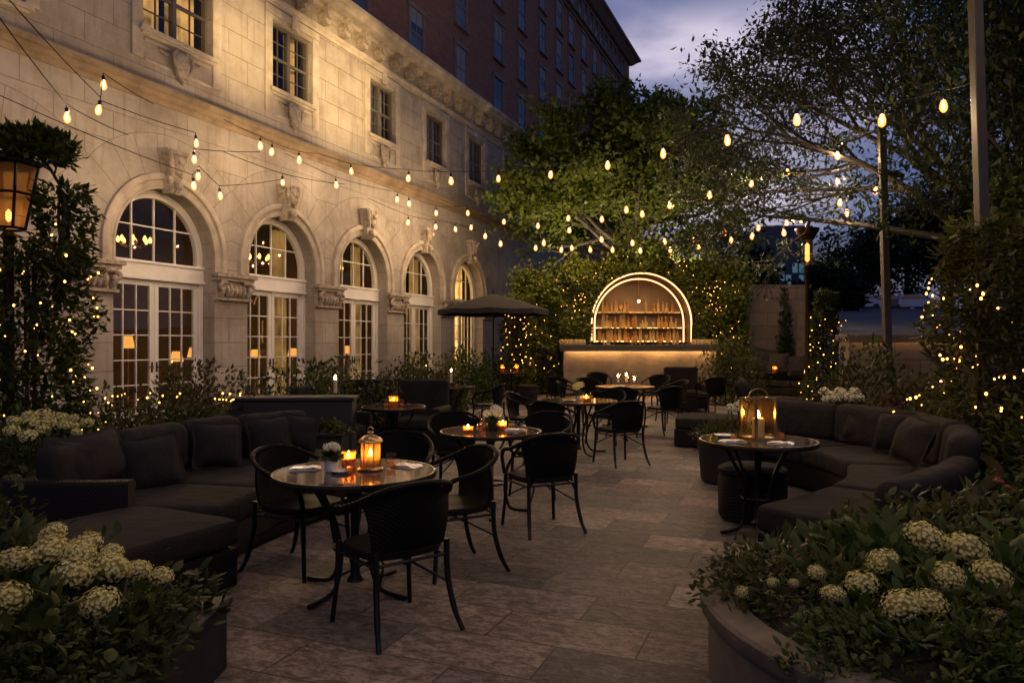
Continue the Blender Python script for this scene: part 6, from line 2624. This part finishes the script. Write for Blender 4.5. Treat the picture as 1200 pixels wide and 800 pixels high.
t = thing('pole_lamp', 'slim lamp post with a flared cap beside the stone garden wall', 'street lamp', on_floor(946, 17.0))
m = MB()
m.lathe([(.12, 0), (.10, .1), (.055, .3), (.05, 3.25), (.08, 3.30), (.05, 3.34)], 14)
m.build('pole', M['bronze'], t, True)
m = MB()
m.lathe([(.13, 3.90), (.26, 4.12), (.27, 4.17), (.05, 4.20), (.03, 4.27), (.002, 4.30)], 20)
m.build('cap', M['bronze'], t, True)
m = MB()
m.lathe([(.10, 3.345), (.125, 3.40), (.125, 3.86), (.11, 3.895)], 16)
m.build('glass', glassmat('amber_clear', (1, .80, .52), 1.4, .08), t, True)
m = MB()
m.lathe([(.001, 3.40), (.05, 3.45), (.05, 3.80), (.001, 3.85)], 10)
m.build('lamp', emit('pole_lamp_tube', (1, .40, .12), 1.3), t, True)

# ------------------------------------------------------------------ festoon lights
sk = MB()
sk.tube([(0, 0, .0), (0, 0, -.05)], .006, 6)
sk.lathe([(.012, -.115), (.024, -.11), (.026, -.06), (.018, -.045), (.008, -.04)], 10)
SOCKET = sk.mesh('socket', M['black_metal'], True)
BULB_LIGHT = bpy.data.lights.new('bulb_light', 'POINT')
BULB_LIGHT.energy = 13.0
BULB_LIGHT.color = (1.0, .68, .38)
BULB_LIGHT.shadow_soft_size = .02
bb = MB()
bb.cur = 0
bb.lathe([(.020, -.108), (.026, -.12), (.040, -.165), (.041, -.195), (.030, -.228), (.012, -.243), (.001, -.245)], 12)
bb.cur = 1
bb.lathe([(.004, -.122), (.011, -.145), (.014, -.18), (.010, -.205), (.002, -.218)], 8)
BULB = bb.mesh('bulb', [M['bulb_glass'], M['bulb_core']], True)


def festoon(label, bulbs, start=None, end=None, drop=0.0, over=()):
    """bulbs: (px, py, d) of each lamp; over: added bulbs overhead, out of view"""
    P = [Vector(b) for b in over] + [at(*b) + Vector((0, 0, .18 + drop)) for b in bulbs]
    root = P[0].copy()
    t = thing('string_lights', label, 'string lights', root, 0, 'strings of warm bulbs over the patio')
    path = ([Vector(start)] if start is not None else []) + P + ([Vector(end)] if end is not None else [])
    m = MB()
    q = []
    for i in range(len(path) - 1):
        a, b = path[i], path[i + 1]
        L = (b - a).length
        for k in range(6):
            s = k / 6
            q.append(a.lerp(b, s) - root - Vector((0, 0, .10 * L * .35 * 4 * s * (1 - s) * .35)))
    q.append(path[-1] - root)
    m.tube(q, .0065, 5)
    m.build('cord', M['cord_rubber'], t, True)
    for p in P:
        so = link('socket', SOCKET, t, p - root)
        so.location.z -= drop
        if drop:
            wi = MB()
            wi.tube([(0, 0, 0), (0, 0, drop)], .005, 5)
            wi.build('drop_wire', M['black_metal'], so)
        so.rotation_euler = (random.uniform(-.12, .12), random.uniform(-.12, .12), random.uniform(0, 6))
        bu = link('bulb', BULB, so)
        if (p.y > 15):
            bu.scale = (1.3, 1.3, 1.15)
        lo = bpy.data.objects.new('bulb_light', BULB_LIGHT)
        COL.objects.link(lo)
        lo.parent = so
        lo.location = (0, 0, -.18)
    return t


P1T, P2T = at(1033, 150, 12.0), at(1144, 95, 7.3)
def fdepth(px):
    return FOC * DF / CA / (953 - px)


festoon('string of bulbs crossing high from the hotel ledge to the thick right post', [(411, 200, 18.5), (479, 208, 17.0), (528, 211, 15.6), (584, 210, 14.3), (646, 205, 13.0), (712, 195, 11.8), (777, 181, 10.7), (851, 165, 9.6), (933, 142, 8.7), (1034, 142, 8.0), (1105, 125, 8.2)], at(350, 172, 18.8), P2T)
festoon('string of bulbs sweeping up through the tree to the thin post', [(591, 259, 22.0), (630, 264, 21.0), (667, 255, 20.0), (705, 256, 18.8), (734, 245, 17.6), (784, 240, 16.4), (832, 228, 15.2), (882, 216, 14.2), (922, 202, 13.4), (981, 183, 12.6)], at(566, 252, 23.0), P1T)
festoon('low sagging string of bulbs above the bar, upper row', [(569, 276, 21.5), (587, 285, 21.0), (638, 284, 20.6), (667, 269, 20.3), (704, 280, 20.0), (741, 284, 19.7), (778, 282, 19.4), (814, 279, 19.0), (849, 272, 18.6), (882, 276, 18.2), (918, 272, 17.8), (930, 257, 17.4), (941, 257, 17.2)], at(533, 262, 22.5), at(946, 255, 17.1))
festoon('lowest string of bulbs just over the glowing bar arch', [(628, 290, 21.8), (659, 292, 21.6), (670, 290, 21.5), (691, 292, 21.4), (718, 292, 21.2), (750, 293, 21.0), (785, 292, 20.6), (820, 288, 20.2), (856, 281, 19.6), (889, 266, 18.8), (923, 260, 18.0)], at(592, 280, 23.0), at(944, 252, 17.0))
festoon('short string of bulbs hanging in the right tree above the lamp post', [(752, 250, 17.8), (980, 214, 13.4), (985, 238, 13.4), (992, 250, 13.8), (1028, 224, 12.4)], at(716, 246, 19.0), P1T + Vector((0, 0, -.5)))
festoon('string of bulbs running along the hotel front above the third and fourth arches', [(393, 216, 18.2), (466, 233, 20.4), (479, 238, 20.6), (511, 249, 21.4), (548, 249, 22.0), (552, 266, 23.0)], at(335, 180, fdepth(335) - .3), at(575, 262, 24.0))
festoon('string of bulbs hugging the wall over the fourth arch and the golden doorway', [(479, 260, 21.0), (510, 265, 22.4), (533, 268, 23.2)], at(431, 232, 21.0), at(560, 270, 24.5))
festoon('string of bulbs against the hotel wall over the second arch', [(305, 170, 15.2), (319, 177, 15.6), (350, 187, 16.4)], at(262, 140, 14.8), at(374, 180, 17.2))
festoon('single low bulb over the second arch keystone', [(331, 214, 15.0)], at(262, 178, 14.2), at(404, 216, 17.0))
festoon('string with two bulbs one above the other left on the hotel ledge, others added overhead', [(118, 130, 9.9), (121, 101, 10.2)], (4.55, 7.2, 5.2), at(180, 122, 11.8), over=[(4.2, 5.9, 5.2), (3.3, 5.6, 5.0), (2.4, 5.4, 4.8), (1.5, 5.3, 4.7), (.6, 5.3, 4.65), (-.3, 5.4, 4.7), (-1.3, 5.5, 4.75), (-4.7, 6.2, 5.0)])  # overhead bulbs added out of view to brighten the paving
festoon('pair of bulbs beside the first arch keystone, hanging close together', [(229, 168, 12.6), (227, 187, 12.4)], at(118, 118, 10.9), at(305, 178, 13.8))
festoon('three bulbs in a cluster at the right shoulder of the first arch', [(226, 218, 12.2), (233, 207, 12.5), (257, 230, 12.9)], at(0, 112, 9.6), at(331, 210, 14.6))
festoon('string with one small bulb at the far left of the wall, its other bulbs added overhead', [(78, 139, 9.4)], (6.3, 3.0, 5.2), at(150, 158, 11.6), over=[(4.4, 2.2, 4.8), (3.4, 1.8, 4.6), (2.4, 1.4, 4.5), (1.3, 1.15, 4.4), (.2, 1.15, 4.35), (-.9, 1.4, 4.35), (-2.0, 1.9, 4.4), (-3.0, 2.5, 4.5)])  # overhead bulbs added out of view to light the near flowers

# ------------------------------------------------------------------ render set-up
SC.view_settings.view_transform = 'Standard'
SC.view_settings.look = 'None'
SC.view_settings.exposure = 1.1
SC.view_settings.gamma = 1.0
SC.view_settings.use_curve_mapping = False
SC.render.engine = 'CYCLES'
cy = SC.cycles
cy.use_denoising = True
cy.denoiser = 'OPENIMAGEDENOISE'
cy.max_bounces = 5
cy.diffuse_bounces = 2
cy.glossy_bounces = 4
cy.transmission_bounces = 4
cy.transparent_max_bounces = 10
cy.sample_clamp_indirect = 4
cy.sample_clamp_direct = 0
cy.caustics_reflective = False
cy.caustics_refractive = False
cy.use_light_tree = True
bpy.context.view_layer.update()
